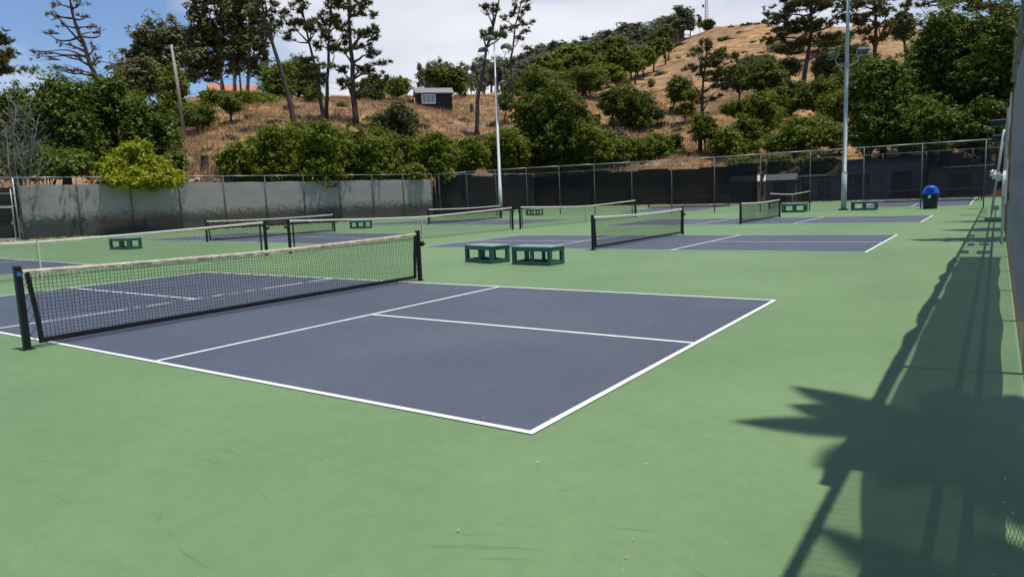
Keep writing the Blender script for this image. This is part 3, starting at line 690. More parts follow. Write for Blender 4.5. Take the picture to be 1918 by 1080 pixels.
MB().tube([(0, 0, 0), (0, 0, 2.25), (0, 0, 2.27), (0, 0, 9), (0, 0, 14.5)], [0.155, 0.15, 0.12, 0.10, 0.075], 14).build('pole', M_pole, t, True)
MB().box((0, 0, 0.04), (0.5, 0.5, 0.08)).build('base_plate', M_black, t)
MB().tube([(0, 0, 2.24), (0, 0, 2.30)], 0.162, 14).build('collar', M_pole, t)
MB().tube([(0, 0, 8.35), (0, 0, 8.6)], 0.125, 12).build('clamp', M_steel, t)
for s in (-1, 1):
    MB().tube([(0, 0, 8.45), (s*0.35, 0.05, 8.48), (s*0.58, 0.08, 8.65), (s*0.64, 0.1, 8.95)], 0.03, 8).build('arm', M_pole, t, True)
    lamp_head(t, (s*0.8, 0.2, 9.15), 0.3*s+math.pi, 0.9)
for z, s in ((5.4, 1), (6.3, -1), (7.4, 1), (10.3, -1), (11.4, 1), (11.6, 1), (11.9, 1), (13, -1)): MB().tube([(0, 0, z), (s*0.28, 0, z)], 0.012, 5).build('step_peg', M_steel, t)
for s in (-1, 1):
    MB().tube([(0, 0, 13.6), (s*0.5, 0, 13.6), (s*0.8, 0, 13.9)], 0.035, 8).build('arm', M_pole, t, True); lamp_head(t, (s*0.9, 0, 14.3), 0, 1.4)

# ------------------------------------------------------------------ things fixed to the right fence (their shadows lie on the court)
M_sign = mat('sign_white', (0.6, 0.6, 0.58), 0.5, var=0.05)
def board(y, z, wd, hh, label):
    t = thing('sign_board', label, 'sign', (FX-0.10, y, z), 0, 'blank boards tied to the right fence')
    MB().box((0, 0, 0), (0.02, wd, hh)).build('panel', M_sign, t)
board(11.15, 2.9, 0.75, 0.62, 'upper board tied to the right fence nearest the end of its windscreen')
board(11.05, 1.45, 0.75, 0.9, 'lower wide board tied to the right fence nearest the end of its windscreen')
board(13.2, 2.6, 0.75, 0.5, 'board high on the right fence beside a round dial')
board(16.3, 2.9, 0.8, 0.55, 'farthest board high on the right fence, short of the white cloths')
t = thing('wall_clock', 'round dial on a pole against the right fence, seen edge on', 'dial', (FX-0.12, 13.2, 0))
MB().tube([(0, 0, 0), (0, 0, 3.1)], 0.03, 8).build('pole', M_steel, t); MB().tube([(-0.04, 0, 1.4), (0.04, 0, 1.4)], 0.3, 20).build('dial', M_sign, t)
t = thing('lamp_box', 'dark green metal box on an arm near the top of the right fence', 'fixture', (FX-0.35, 30.0, 3.85))
MB().box((0, 0, 0), (0.55, 0.5, 0.26)).build('housing', M_bin, t, bevel=0.02); MB().tube([(0.2, 0, 0), (0.35, 0, -0.3)], 0.03, 8).build('arm', M_steel, t)
t = thing('lamp_box', 'smaller dark green box at the end of the clear fence rail', 'fixture', (FX-0.3, 37.5, 3.55))
MB().box((0, 0, 0), (0.6, 0.5, 0.36)).build('housing', M_bin, t, bevel=0.02); MB().tube([(0.2, 0, 0), (0.3, 0, -0.4)], 0.03, 8).build('arm', M_steel, t)
for (yy, dx, lab) in ((34.5, 0.0, 'pale leaning pipe against the right fence, farther of two'), (28.6, 0.0, 'pale leaning pipe against the right fence, nearer of two')):
    t = thing('pipe', lab, 'pipe', (FX-0.42, yy, 0), 0, 'pale pipes leaning on the right fence')
    MB().tube([(0, 0, 0.02), (0.3, 0.1, 3.5)], 0.05, 10).build('tube', mat('pale_pipe', (0.30, 0.32, 0.34), 0.4), t, True)
def cloth(loc, label, s):
    bm = bmesh.new(); bmesh.ops.create_icosphere(bm, subdivisions=3, radius=s)
    for v in bm.verts:
        n = vnoise(np.array([v.co.x*9/s*0.3+5]), np.array([v.co.z*9/s*0.3+v.co.y*3/s+7]), 9)[0]
        v.co *= 1+1.1*n; v.co.z *= 0.8
    me = bpy.data.meshes.new('cloth'); bm.to_mesh(me); bm.free(); me.materials.append(M_sign)
    tag(link('cloth', me, None, loc), label, 'cloth', 'crumpled white cloths on the right fence')
cloth((FX-0.35, 33.6, 1.75), 'crumpled white cloth on the far pale pipe', 0.22); cloth((FX-0.26, 27.6, 1.60), 'crumpled white cloth hung on the near pale pipe', 0.18); cloth((FX-0.15, 25.2, 1.6), 'thin white rag tied to the rusty right fence', 0.15)

# ------------------------------------------------------------------ foliage
def unit(n):
    v = RNG.normal(size=(n, 3)); return v/np.linalg.norm(v, axis=1)[:, None]
def leaf_quads(P, Nn, size, aspect=0.72):
    n = len(P); a = np.cross(Nn, unit(n)); a /= np.linalg.norm(a, axis=1)[:, None]+1e-9; b = np.cross(Nn, a); b /= np.linalg.norm(b, axis=1)[:, None]+1e-9
    s = (size*(0.6+0.8*RNG.random(n)))[:, None]
    return np.stack([P-a*s*0.4-b*s*aspect*0.5, P-a*s*0.4+b*s*aspect*0.5, P+a*s*0.75], 1)
def blob_leaves(c, r, dens=26, size=0.3, clump=0.9, fill=0.35, aspect=0.72, upb=0.8, ragged=0.42):
    """leaf sized faces in clumps spread through an ellipsoid with an uneven outline"""
    c = np.asarray(c, float); r = np.asarray(r, float); R = (r[0]*r[1]*r[2])**(1/3)
    area = 4*math.pi*R*R; ncl = max(6, int(area/(clump*clump*1.6))); per = max(4, int(dens*area/ncl))
    u = unit(ncl); k = (1-ragged*RNG.random(ncl)**1.5)*(1+0.30*(RNG.random(ncl)-0.35)+0.34*(RNG.random(ncl) > 0.86))
    C = c+u*r*k[:, None]
    cr_ = clump*(0.38+0.95*RNG.random(ncl)**1.4)
    off = unit(ncl*per)*(RNG.random(ncl*per)**0.5)[:, None]
    P = np.repeat(C, per, 0)+off*np.repeat(cr_, per)[:, None]*np.array([1, 1, 0.72])
    Nn = off*0.7+np.repeat(u, per, 0)*0.35+unit(len(P))*0.6+np.array([0, 0, upb])
    Nn /= np.linalg.norm(Nn, axis=1)[:, None]
    V = [leaf_quads(P, Nn, size, aspect)]
    nf = int(dens*area*fill)
    if nf > 0:
        P2 = c+unit(nf)*r*(RNG.random(nf)**0.45*0.8)[:, None]; V.append(leaf_quads(P2, unit(nf), size*1.6, 0.9))
    return np.concatenate(V)
def needles(c, r, n, size):
    """pine: an uneven spray of twig ends, each a tuft of long needles"""
    nt_ = max(4, n//22); c = np.asarray(c, float); r = np.asarray(r, float)
    K = max(3, int(5+nt_/14)); sub = c+unit(K)*(RNG.random(K)**0.5)[:, None]*r*np.array([1.25, 1.25, 0.95])
    k_ = RNG.integers(0, K, nt_); C = sub[k_]+unit(nt_)*(RNG.random(nt_)**0.5)[:, None]*r*np.array([0.50, 0.50, 0.34])
    d = unit(nt_*22)+np.array([0, 0, 0.5]); d /= np.linalg.norm(d, axis=1)[:, None]
    P = np.repeat(C, 22, 0); s = (size*(0.5+0.8*RNG.random(len(P))))[:, None]
    a = np.cross(d, unit(len(P))); a /= np.linalg.norm(a, axis=1)[:, None]
    w_ = s*0.13
    return np.stack([P+a*w_, P-a*w_, P+d*s], 1)
def limb(mb, a, b, r0, r1, n=6, wob=0.12, seg=5, arch=0.0):
    a = np.asarray(a, float); b = np.asarray(b, float); L_ = np.linalg.norm(b-a); pts = []; rs = []
    o1 = RNG.normal(size=3)*wob*L_*0.5
    for i in range(seg+1):
        t_ = i/seg; p = a*(1-t_)+b*t_+o1*math.sin(math.pi*t_)+RNG.normal(size=3)*wob*L_*0.06*(0 < t_ < 1)+np.array([0, 0, arch*L_*math.sin(math.pi*t_)])
        pts.append(tuple(p)); rs.append(r0*(1-t_)+r1*t_)
    mb.tube(pts, rs, n, False); return pts
def plant(name, label, cat, d, blobs, leaf='oak', base=None, trunk_r=0.25, dens=46, size=0.215, clump=0.72, bark=None, group=None, trunkpx=None, pine=False, needle=0.45, ndens=60,
          fill=0.35, split=0.45, depth=0.9, extra=None, ragged=0.42, wob=0.12, limbs=True):
    """a tree or shrub d metres away; blobs = (px, py, half width, half height[, depth shift m]) in photograph pixels, trunkpx = the trunk's course"""
    s = mpp(blobs[0][0], blobs[0][1], d)
    bx_ = base or (sum(b[0] for b in blobs)/len(blobs))
    hb = hdir(bx_, 300); X, Y = CAM[0]+hb[0]*d, CAM[1]+hb[1]*d
    Z = max(tz(X, Y), 0.0)
    t = thing(name, label, cat, (X, Y, Z), 0, group); O = np.array([X, Y, Z])
    fwd = np.array([hb[0], hb[1], 0])
    cs = []; V = []
    for b in blobs:
        rx, ry = b[2]*s, b[3]*s
        sh = b[4] if len(b) > 4 else RNG.uniform(-0.3, 0.3)*rx
        c = at(b[0], b[1], d+sh)-O; cs.append((c, rx, ry))
        rr = np.array([rx, rx*depth, ry])
        if pine:
            V.append(needles(c, rr, int(ndens*4*math.pi*max(0.25, (rr[0]*rr[1]*rr[2])**(2/3))), needle))
        else:
            V.append(blob_leaves(c, rr, dens, size, clump, fill, ragged=ragged))
    me = quads_mesh('crown', np.concatenate(V), LF[leaf]); link('crown', me, t)
    mb = MB()
    if trunkpx:
        pts = []
        for (px_, py_) in trunkpx: pts.append(at(px_, py_, d)-O)
        pts[0] = np.array([*(pts[0][:2]), max(0, tz(*(pts[0][:2]+O[:2])))-O[2]-0.4]) 
        # resample the course
        P = [pts[0]]
        for a, b in zip(pts, pts[1:]):
            for k_ in range(1, 4): P.append(a+(b-a)*k_/3+RNG.normal(size=3)*0.05)
        n_ = len(P); mb.tube([tuple(p) for p in P], [trunk_r*(1.25 if i == 0 else 1-0.78*i/(n_-1)) for i in range(n_)], 9, True)
        spine = np.array(P)
    else:
        top = max(c[2] for c, _, _ in cs); cxm = np.mean([c for c, _, _ in cs], 0)
        P = [np.array([0, 0, -0.4]), np.array([RNG.normal()*0.1, RNG.normal()*0.1, top*split*0.5]), np.array([cxm[0]*0.4, cxm[1]*0.4, top*split])]
        mb.tube([tuple(p) for p in P], [trunk_r*1.2, trunk_r, trunk_r*0.8], 8, True); spine = np.array(P)
    if limbs:
        for c, rx, ry in cs:
            # leave the trunk below the clump
            low = [p for p in spine if p[2] < c[2]-0.15*abs(ry)] or [spine[0]]
            k_ = min(range(len(low)), key=lambda i: np.linalg.norm(low[i]-c)+0.0*i)
            r0 = trunk_r*0.42
            limb(mb, low[k_], c, r0, r0*0.25, 6, wob*(2.0 if pine else 1.0), 6 if pine else 5)
            for _ in range(3 if not pine else 6):
                e = c+unit(1)[0]*np.array([rx, rx, ry])*0.85; limb(mb, c*0.6+low[k_]*0.4, e, r0*0.35, 0.015, 5, wob, 4)
    if extra:
        for (p0, p1, r0) in extra: limb(mb, at(*p0, d)-O, at(*p1, d+RNG.uniform(-1.5, 1.5))-O, r0, 0.02, 6, 0.18, 6)
    mb.build('trunk', bark or M_bark, t, True)
    return t
def puff(px, py, rx, ry, n, jitter=0.55, sz=0.5):
    """n lobes filling an ellipse of the picture"""
    out = []
    for i in range(n):
        a = 2*math.pi*i/n+random.uniform(-.3, .3); q = random.uniform(0.45, 1)*jitter
        k_ = random.uniform(0.7, 1.3)*sz
        out.append((px+math.cos(a)*rx*q, py-math.sin(a)*ry*q, rx*k_, ry*k_*0.95, math.sin(a*2+i)*rx*0.03))
    out.append((px, py, rx*0.6, ry*0.62, 0.0)); return out

# ---- left side trees behind the fence
plant('bay_tree', 'dense dark tree at far left behind the bare grey bush', 'tree', 62, puff(25, 235, 70, 95, 6), 'bay', trunk_r=0.3)
plant('bay_tree', 'broad dark green tree left of the bright lime shrub, above the fence gate', 'tree', 60, puff(120, 235, 85, 95, 8), 'bay', trunk_r=0.35)
plant('bay_tree', 'tallest dense green tree above the lime shrub with a rounded lit top', 'tree', 63, puff(205, 215, 75, 78, 8)+[(195, 290, 75, 45)], 'bay', trunk_r=0.35)
plant('bay_tree', 'dark green tree right of the lime shrub beside the dry slope', 'tree', 60, puff(285, 262, 66, 76, 8), 'bay', trunk_r=0.3)
plant('shrub', 'dark ivy-like shrub filling the gap behind the top of the left fence', 'shrub', 55.5, puff(90, 305, 90, 32, 7), 'bay', trunk_r=0.12)
plant('shrub', 'small dark shrub just right of the lime shrub at the fence top', 'shrub', 56.5, puff(325, 305, 28, 28, 5), 'bay', trunk_r=0.1)
plant('oak_tree', 'lighter green slender tree behind the leaning wooden utility pole', 'tree', 84, puff(322, 168, 32, 44, 6)+[(345, 215, 40, 30)], 'fresh', trunk_r=0.25)
plant('bush', 'round green bush at the right foot of the wooden utility pole', 'bush', 80, puff(378, 216, 28, 25, 5), 'oak', trunk_r=0.12)
plant('small_tree', 'small dark tree with a bent trunk on the crest of the dry slope', 'tree', 84, puff(430, 196, 24, 19, 5), 'oak', trunk_r=0.13, base=442)
plant('bush', 'low green hedge-like bush on the crest in front of the orange roof', 'bush', 100, puff(470, 186, 60, 17, 7), 'bush', trunk_r=0.1)
plant('bush', 'low green bush on the crest between hedge and utility pole', 'bush', 98, puff(395, 184, 36, 20, 5), 'bush', trunk_r=0.1)
plant('dying_pine', 'sparse half bare pine with browning needles against the blue sky at left', 'tree', 78,
      [(95, 28, 16, 12), (85, 60, 14, 7), (120, 48, 15, 8), (150, 5, 18, 10), (100, 5, 14, 10), (125, 82, 14, 7), (188, 58, 14, 8), (160, 30, 13, 8), (178, 88, 16, 8), (145, 105, 12, 6), (180, 108, 16, 7), (75, 105, 20, 9), (105, 125, 24, 10), (140, 132, 20, 8), (170, 50, 12, 6), (60, 95, 9, 6)],
      'pineb', pine=True, ndens=26, needle=0.3, trunkpx=[(188, 200), (178, 140), (157, 85), (140, 35), (122, -30)], trunk_r=0.26, bark=M_barkp,
      extra=[((157, 85), (95, 10), 0.12), ((168, 112), (75, 100), 0.10), ((150, 65), (185, 60), 0.07), ((150, 70), (135, -20), 0.12), ((172, 122), (210, 118), 0.07), ((160, 95), (105, 75), 0.08), ((178, 140), (120, 120), 0.08)])
plant('pine_tree', 'dark pine cut off by the left edge below the blue sky', 'tree', 74, [(0, 75, 24, 20), (8, 105, 28, 16), (-12, 55, 20, 16), (10, 130, 34, 18), (-30, 100, 40, 40)], 'pine', pine=True, ndens=60, trunkpx=[(-20, 260), (-22, 150), (-18, 40)], trunk_r=0.3, bark=M_barkp)
# ---- eucalyptus group
def euc(label, d, base, top, blobs, r=0.3, leaf='euc', g='tall eucalyptus trees above the orange roof'):
    plant('eucalyptus_tree', label, 'tree', d, blobs, leaf, base=base[0], trunkpx=[base, ((base[0]*0.6+top[0]*0.4)+random.uniform(-4, 4), base[1]*0.5+top[1]*0.5), top], trunk_r=r, bark=M_barke, dens=11, size=0.55, clump=1.3, fill=0.10, group=g, ragged=0.5, depth=0.8)
euc('rounded eucalyptus crown left of the wires, against blue sky', 125, (300, 205), (285, 60), [(285, 70, 36, 30), (262, 95, 28, 24), (318, 62, 34, 28), (250, 130, 40, 24), (300, 115, 45, 30), (335, 95, 28, 32), (275, 160, 40, 20)])
euc('tall eucalyptus with open crown behind the utility pole wires', 120, (420, 185), (385, 5), [(372, 25, 24, 30), (390, -15, 30, 25), (365, 70, 28, 30), (395, 60, 26, 30), (375, 110, 34, 26), (405, 120, 24, 24), (355, 140, 26, 20)])
euc('tallest eucalyptus of the group with many bare pale stems', 118, (440, 185), (425, -20), [(420, -5, 30, 30), (445, 20, 26, 30), (415, 45, 26, 26), (450, 70, 26, 28), (425, 95, 26, 22), (440, 120, 22, 18)])
euc('eucalyptus at the right end of the group beside the leaning pine', 116, (462, 185), (465, -10), [(468, 5, 26, 32), (485, 40, 22, 28), (470, 75, 28, 26), (490, 95, 18, 24), (475, 120, 22, 18), (500, 60, 14, 24)])
euc('thin eucalyptus stem in front of the orange roof', 121, (415, 183), (405, 60), [(405, 70, 18, 22), (420, 90, 16, 18), (400, 140, 18, 14)], 0.18)
euc('slim eucalyptus stem just left of the leaning pine', 119, (452, 184), (448, 50), [(448, 60, 18, 20), (455, 95, 18, 16)], 0.18)
plant('oak_tree', 'dark round oak under the eucalyptus, left of the utility pole', 'tree', 100, puff(262, 148, 52, 36, 6), 'euc', trunk_r=0.3, dens=20, size=0.36)
plant('oak_tree', 'yellow green tree seen between the leaning pine and the twin pines', 'tree', 108, puff(525, 155, 40, 44, 7), 'fresh', trunk_r=0.25)
plant('oak_tree', 'grey green tree behind the twin pines', 'tree', 112, puff(570, 145, 34, 42, 6), 'grey', trunk_r=0.25)
plant('bush', 'dark bush on the crest between leaning pine and twin pines', 'bush', 96, puff(588, 178, 28, 24, 5), 'oak', trunk_r=0.12)
plant('oak_tree', 'green tree on the crest right of the thickest pine', 'tree', 104, puff(700, 165, 34, 30, 6), 'oak', trunk_r=0.2)
plant('bush', 'green bush on the crest just left of the low dark shed wall', 'bush', 112, puff(742, 165, 28, 22, 5), 'bush', trunk_r=0.15)
# ---- hero pines
def pine(label, d, trunkpx, blobs, r, ndens=62, extra=None, needle=0.45, leaf='pine', g='tall pines on the dry slope'):
    plant('pine_tree', label, 'tree', d, blobs, leaf, base=trunkpx[0][0], pine=True, ndens=ndens, needle=needle, trunkpx=trunkpx, trunk_r=r, bark=M_barkp, extra=extra, group=g)
d = tground(557, 252)
pine('leaning pine with bare dark trunk slanting down to the right at left of centre', d, [(557, 254), (535, 160), (505, 65), (478, -40)],
     [(482, 25, 18, 13), (512, 32, 16, 10), (470, 60, 12, 9), (497, 58, 18, 12), (490, -5, 20, 14), (515, 10, 14, 8), (520, 45, 10, 8)], 0.33, extra=[((510, 75), (530, 45), 0.06), ((500, 50), (475, 55), 0.06)])
d = tground(608, 232)
pine('left one of the twin pines, with a kinked trunk and dark hanging clump', d, [(606, 236), (600, 175), (580, 80), (550, -40)],
     [(555, 15, 18, 12), (545, 45, 20, 13), (575, 42, 22, 14), (540, 72, 14, 8), (590, 55, 16, 12), (598, 118, 26, 16), (580, 138, 20, 14), (605, 150, 16, 12), (560, 0, 15, 10), (535, 25, 12, 8)], 0.26, 70)
pine('right one of the twin pines, with a straight dark trunk', d+1.5, [(611, 236), (613, 150), (618, 60), (622, -40)],
     [(620, 10, 20, 16), (605, 35, 18, 14), (632, 40, 20, 16), (612, 68, 18, 12), (640, 75, 16, 12), (625, 90, 16, 8), (600, 85, 12, 10)], 0.26, 66)
d = tground(667, 241)
pine('thickest pine in the middle left with ragged branches to the right', d, [(667, 243), (660, 150), (655, 60), (648, -40)],
     [(650, 5, 30, 16), (680, 25, 20, 13), (640, 45, 18, 16), (668, 60, 22, 15), (695, 60, 16, 10), (705, 72, 10, 6), (640, 90, 16, 12), (680, 88, 14, 9), (700, 100, 16, 9), (718, 118, 12, 8), (640, 130, 16, 10), (675, 130, 20, 12), (708, 140, 14, 8), (725, 150, 10, 7), (655, 160, 20, 10), (645, 150, 14, 10), (672, 175, 18, 8), (690, 0, 14, 10)], 0.38, 66,
     extra=[((660, 130), (715, 110), 0.07), ((660, 160), (725, 150), 0.05)])
d = tground(893, 264)
pine('bare leaning pine trunk left of the slim light pole, foliage only near its top', d, [(893, 266), (895, 190), (912, 90), (943, -30)],
     [(912, 12, 12, 7), (925, 18, 10, 8), (918, 62, 20, 9), (932, 66, 14, 9), (908, 68, 10, 6), (945, 55, 9, 5), (905, 15, 8, 5)], 0.32, 80)
d = tground(957, 186, 100)
pine('slender pine with sparse feathery top just right of the slim light pole', d, [(957, 190), (957, 110), (965, 50), (985, -30)],
     [(960, 22, 14, 10), (985, 20, 14, 12), (975, 45, 12, 8), (990, 45, 10, 8), (955, 55, 14, 8), (980, 60, 12, 6), (965, 5, 14, 8), (992, 5, 10, 8), (972, 72, 12, 6), (945, 35, 10, 7)], 0.26, 34, needle=0.5)
# ---- bushes above the left fence
for a in (
    ('wide rounded green bush, leftmost of those along the foot of the slope', 58, (445, 306, 48, 42), 'bush'),
    ('green bush behind the gap left of the widest bush', 60, (505, 292, 58, 56), 'bush'),
    ('widest dome shaped green bush above the grey windscreen', 60, (590, 292, 88, 60), 'bush'),
    ('right hand shoulder of the dome bushes above the grey windscreen', 62, (678, 292, 72, 58), 'bush'),
    ('tall grey green bush below the cabin, right of the pines', 74, (740, 240, 54, 50), 'grey'),
    ('dark green skirt of bush under the tall grey green one', 66, (742, 292, 40, 50), 'oak'),
    ('bright green bush below the cabin beside the leaning trunk', 65, (815, 290, 50, 50), 'bush'),
    ('green bush between leaning pine foot and slim light pole', 70, (878, 296, 40, 42), 'bush'),
    ('olive green bush behind the slim light pole', 77, (938, 285, 56, 50), 'bush'),
    ('fresh pale green sapling behind the grey windscreen top', 58.5, (605, 322, 12, 12), 'fresh'),
    ('low bush by the end of the grey windscreen', 62, (770, 322, 34, 16), 'fresh'),
):
    plant('bush', a[0], 'bush', a[1], puff(*a[2], 9, 0.62, 0.5), a[3], trunk_r=0.12, group='bushes along the foot of the slope', size=0.19, dens=58, clump=0.52)
# ---- middle and right
plant('oak_tree', 'largest dense dark tree right of the slim light pole, reaching the fence', 'tree', 82, puff(1030, 218, 78, 84, 10)+[(995, 280, 46, 50), (1065, 280, 56, 50), (1005, 160, 40, 30), (1075, 225, 40, 34)], 'oak', trunk_r=0.35)
plant('bush', 'green bush in the lower right skirts of the largest dark tree', 'bush', 80, puff(1112, 275, 52, 48, 8), 'bush', trunk_r=0.15)
plant('oak_tree', 'spreading oak with a flared pale trunk in the middle of the dry slope', 'tree', tground(1096, 184), puff(1092, 152, 48, 26, 8), 'oak', base=1096, trunk_r=0.45)
plant('oak_tree', 'twin-lobed round tree with thin trunk standing alone on the dry slope', 'tree', tground(1150, 241), puff(1148, 190, 34, 36, 6), 'oak', base=1147, trunk_r=0.14, split=0.4)
plant('oak_tree', 'dark round tree right beside the twin-lobed one on the dry slope', 'tree', tground(1188, 243), puff(1186, 200, 44, 46, 8), 'oak', base=1190, trunk_r=0.16)
for a in (
    ('low green bush below the dark round tree, above the dark windscreen', 80, (1165, 288, 48, 34), 'bush'),
    ('bright low bush at the foot of the slope, left of the bare pine', 79, (1225, 282, 46, 36), 'fresh'),
    ('dark green bush wedged low between two brighter bushes above the windscreen', 80, (1195, 285, 30, 36), 'oak'),
    ('dark low crown around the foot of the forked pine', 80, (1318, 238, 34, 26), 'oak'),
    ('bright green bush right of the forked pine foot', 79, (1360, 270, 42, 38), 'bush'),
    ('dark green bush trailing left at mid slope', 92, (1385, 202, 46, 18), 'oak'),
    ('tall green bush below the big pine trunk', 90, (1425, 208, 40, 46), 'bush'),
    ('broad bright green bush left of the thick light pole', 81, (1510, 248, 70, 46), 'fresh'),
    ('green bush under the broad bright one near the fence', 79, (1455, 268, 28, 24), 'bush'),
    ('dark green bush hugging the big pine trunk', 98, (1535, 180, 50, 32), 'oak'),
    ('grey green shrub on the slope left of the big pine trunk', 112, (1478, 125, 30, 24), 'grey'),
    ('mid green bush just above the broad bright one, left of the light pole', 88, (1560, 205, 46, 36), 'bush'),
    ('dark bush low beside the thick light pole, left of it', 80, (1568, 262, 26, 24), 'oak'),
    ('olive shrub beneath the dark wide oak at mid slope', 96, (1455, 178, 26, 18), 'bush'),
    ('grey green shrub high on the slope right of the big pine', 150, (1600, 100, 36, 20), 'grey'),
    ('olive shrub high on the slope behind the big pine crown', 165, (1560, 75, 34, 14), 'grey'),
    ('low green shrub left of the forked pine on the dry slope', 100, (1285, 205, 20, 14), 'bush'),
    ('small green sapling bush at the fence foot below the small round tree', 80, (1270, 290, 20, 14), 'fresh'),
    ('small olive bush on the bank between the slim pole and the feathery pine', 98, (950, 192, 24, 18), 'grey'),
    ('olive bush on the meadow right of the feathery pine', 110, (985, 196, 20, 14), 'bush'),
    ('dark shrub in the gap right of the dark round tree, at the slope foot', 84, (1262, 268, 20, 22), 'oak'),
    ('olive green shrub low between the forked pine and the bright bush', 79, (1400, 285, 36, 22), 'bush'),
    ('dark dome shaped shrub right above the olive one near the forked pine', 86, (1400, 242, 34, 26), 'oak'),
    ('grey green shrub at mid slope right of the dark wide oak', 102, (1480, 165, 30, 20), 'grey'),
    ('mid green shrub climbing the slope below the dark wide oak', 94, (1445, 215, 30, 22), 'bush'),
    ('grey green low scrub mass on the upper slope right of the bare hilltop', 170, (1475, 92, 44, 16), 'grey'),
    ('grey green scrub on the upper slope behind the forked pine crown', 150, (1420, 118, 40, 18), 'grey'),
    ('olive scrub patch on the upper slope beside the thick light pole', 145, (1610, 128, 36, 22), 'bush'),
    ('dark shrub at mid slope just left of the thick light pole', 100, (1580, 160, 32, 30), 'oak'),
    ('small dark bush left of the twin-lobed tree on the dry slope', 98, (1108, 222, 20, 12), 'oak'),
    ('ragged brown green shrub under the twin-lobed tree', 88, (1150, 258, 34, 18), 'brown'),
    ('low tangle of green shrubs below the spreading oak', 92, (1095, 236, 30, 20), 'oak'),
    ('small bush between the dark round tree and the small round one', 100, (1232, 214, 18, 12), 'grey'),
    ('olive shrub at the right foot of the small round tree', 100, (1296, 176, 18, 14), 'bush'),
    ('bushy shrub left below the big pine trunk', 98, (1478, 200, 26, 20), 'oak'),
):
    plant('bush', a[0], 'bush', a[1], puff(*a[2], 7), a[3], trunk_r=0.12, group='bushes on the right slope', size=0.215, dens=44, clump=0.6)
plant('oak_tree', 'small round tree high on the dry slope left of the bare pine', 'tree', tground(1263, 214), puff(1270, 166, 30, 30, 7), 'oak', base=1263, trunk_r=0.14, split=0.5)
pine('pine with forked bare trunk and broad ragged crown on the right slope', 82, [(1312, 300), (1314, 220), (1318, 150), (1325, 70)],
     [(1325, 80, 14, 10), (1310, 100, 18, 12), (1345, 95, 22, 13), (1330, 120, 22, 13), (1300, 125, 14, 9), (1365, 110, 20, 12), (1355, 135, 24, 14), (1382, 125, 16, 12), (1320, 145, 18, 12), (1345, 160, 20, 10), (1375, 150, 18, 10), (1310, 190, 12, 8), (1345, 185, 12, 8)], 0.25, 60,
     extra=[((1314, 215), (1350, 165), 0.09), ((1314, 185), (1290, 140), 0.07), ((1316, 200), (1340, 175), 0.06)], g='pines on the right slope')
plant('oak_tree', 'dark wide oak between the forked pine and the big pine', 'tree', 104, puff(1428, 142, 44, 34, 7), 'oak', base=1432, trunk_r=0.25)
plant('oak_tree', 'grey green shrub-like oak behind the forked pine crown', 'tree', 108, puff(1385, 150, 34, 32, 6), 'grey', trunk_r=0.15)
plant('oak_tree', 'grey green oak behind the big pine, left of the thick light pole', 'tree', 112, puff(1560, 120, 42, 42, 7), 'grey', trunk_r=0.2)
pine('big dark pine with layered crown right of the bare hilltop', tground(1500, 202), [(1500, 205), (1506, 140), (1520, 60), (1522, -40)],
     [(1470, 20, 30, 16), (1455, 35, 18, 12), (1510, 10, 30, 16), (1545, 5, 26, 18), (1490, 55, 32, 12), (1535, 50, 28, 14), (1455, 75, 22, 11), (1510, 75, 30, 13), (1555, 65, 18, 10), (1575, 30, 20, 14), (1465, 98, 14, 6), (1500, 40, 24, 12), (1580, 5, 22, 14), (1535, 90, 20, 8), (1485, -5, 30, 12)], 0.42, 85, extra=[((1510, 110), (1560, 50), 0.10), ((1512, 100), (1460, 75), 0.08)], g='pines on the right slope')
pine('dark pine right of the thick light pole top', 112, [(1640, 105), (1640, 50), (1636, -40)],
     [(1615, 10, 22, 16), (1650, 5, 20, 18), (1630, 35, 26, 16), (1655, 45, 18, 14), (1612, 60, 18, 12), (1640, 75, 20, 10), (1600, 35, 12, 10), (1660, 20, 12, 12)], 0.35, 80, g='pines on the right slope')
plant('oak_tree', 'grey rounded tree on the skyline between pine and right hand trees', 'tree', 150, puff(1690, 45, 22, 30, 6), 'grey', trunk_r=0.3, size=0.4)
for a in (
    ('dense green tree directly right of the thick light pole', 73, (1655, 185, 72, 110), 14),
    ('tallest dense green tree on the right below the blue sky', 77, (1768, 125, 92, 120), 14),
    ('dense green tree at far right above the end of the back fence', 75, (1875, 145, 84, 130), 14),
    ('dark lower tree filling the gap above the back fence at right', 72, (1740, 238, 90, 56), 10),
    ('dark tree low at the far right behind the back fence end', 73, (1850, 238, 76, 60), 10),
    ('pale leaved understorey tree low between the dense right hand trees', 72, (1690, 245, 50, 40), 7),
    ('dark tree low beside the thick light pole on its right', 72, (1625, 250, 40, 44), 8),
):
    plant('bay_tree', a[0], 'tree', a[1], puff(*a[2], a[3], 0.66, 0.46), 'bay' if 'pale' not in a[0] else 'fresh', trunk_r=0.35, dens=46, size=0.215, clump=0.66)
pine('overhanging pine boughs at the top right corner', 92, [(1880, 250), (1872, 100), (1840, -60)], [(1720, 8, 22, 8), (1760, 2, 26, 9), (1800, 5, 28, 10), (1850, 10, 30, 12), (1895, 5, 26, 14), (1910, 35, 16, 14), (1780, -15, 40, 12)], 0.35, 55, g='pines on the right slope', extra=[((1860, 50), (1720, 10), 0.08), ((1868, 80), (1915, 40), 0.08)])

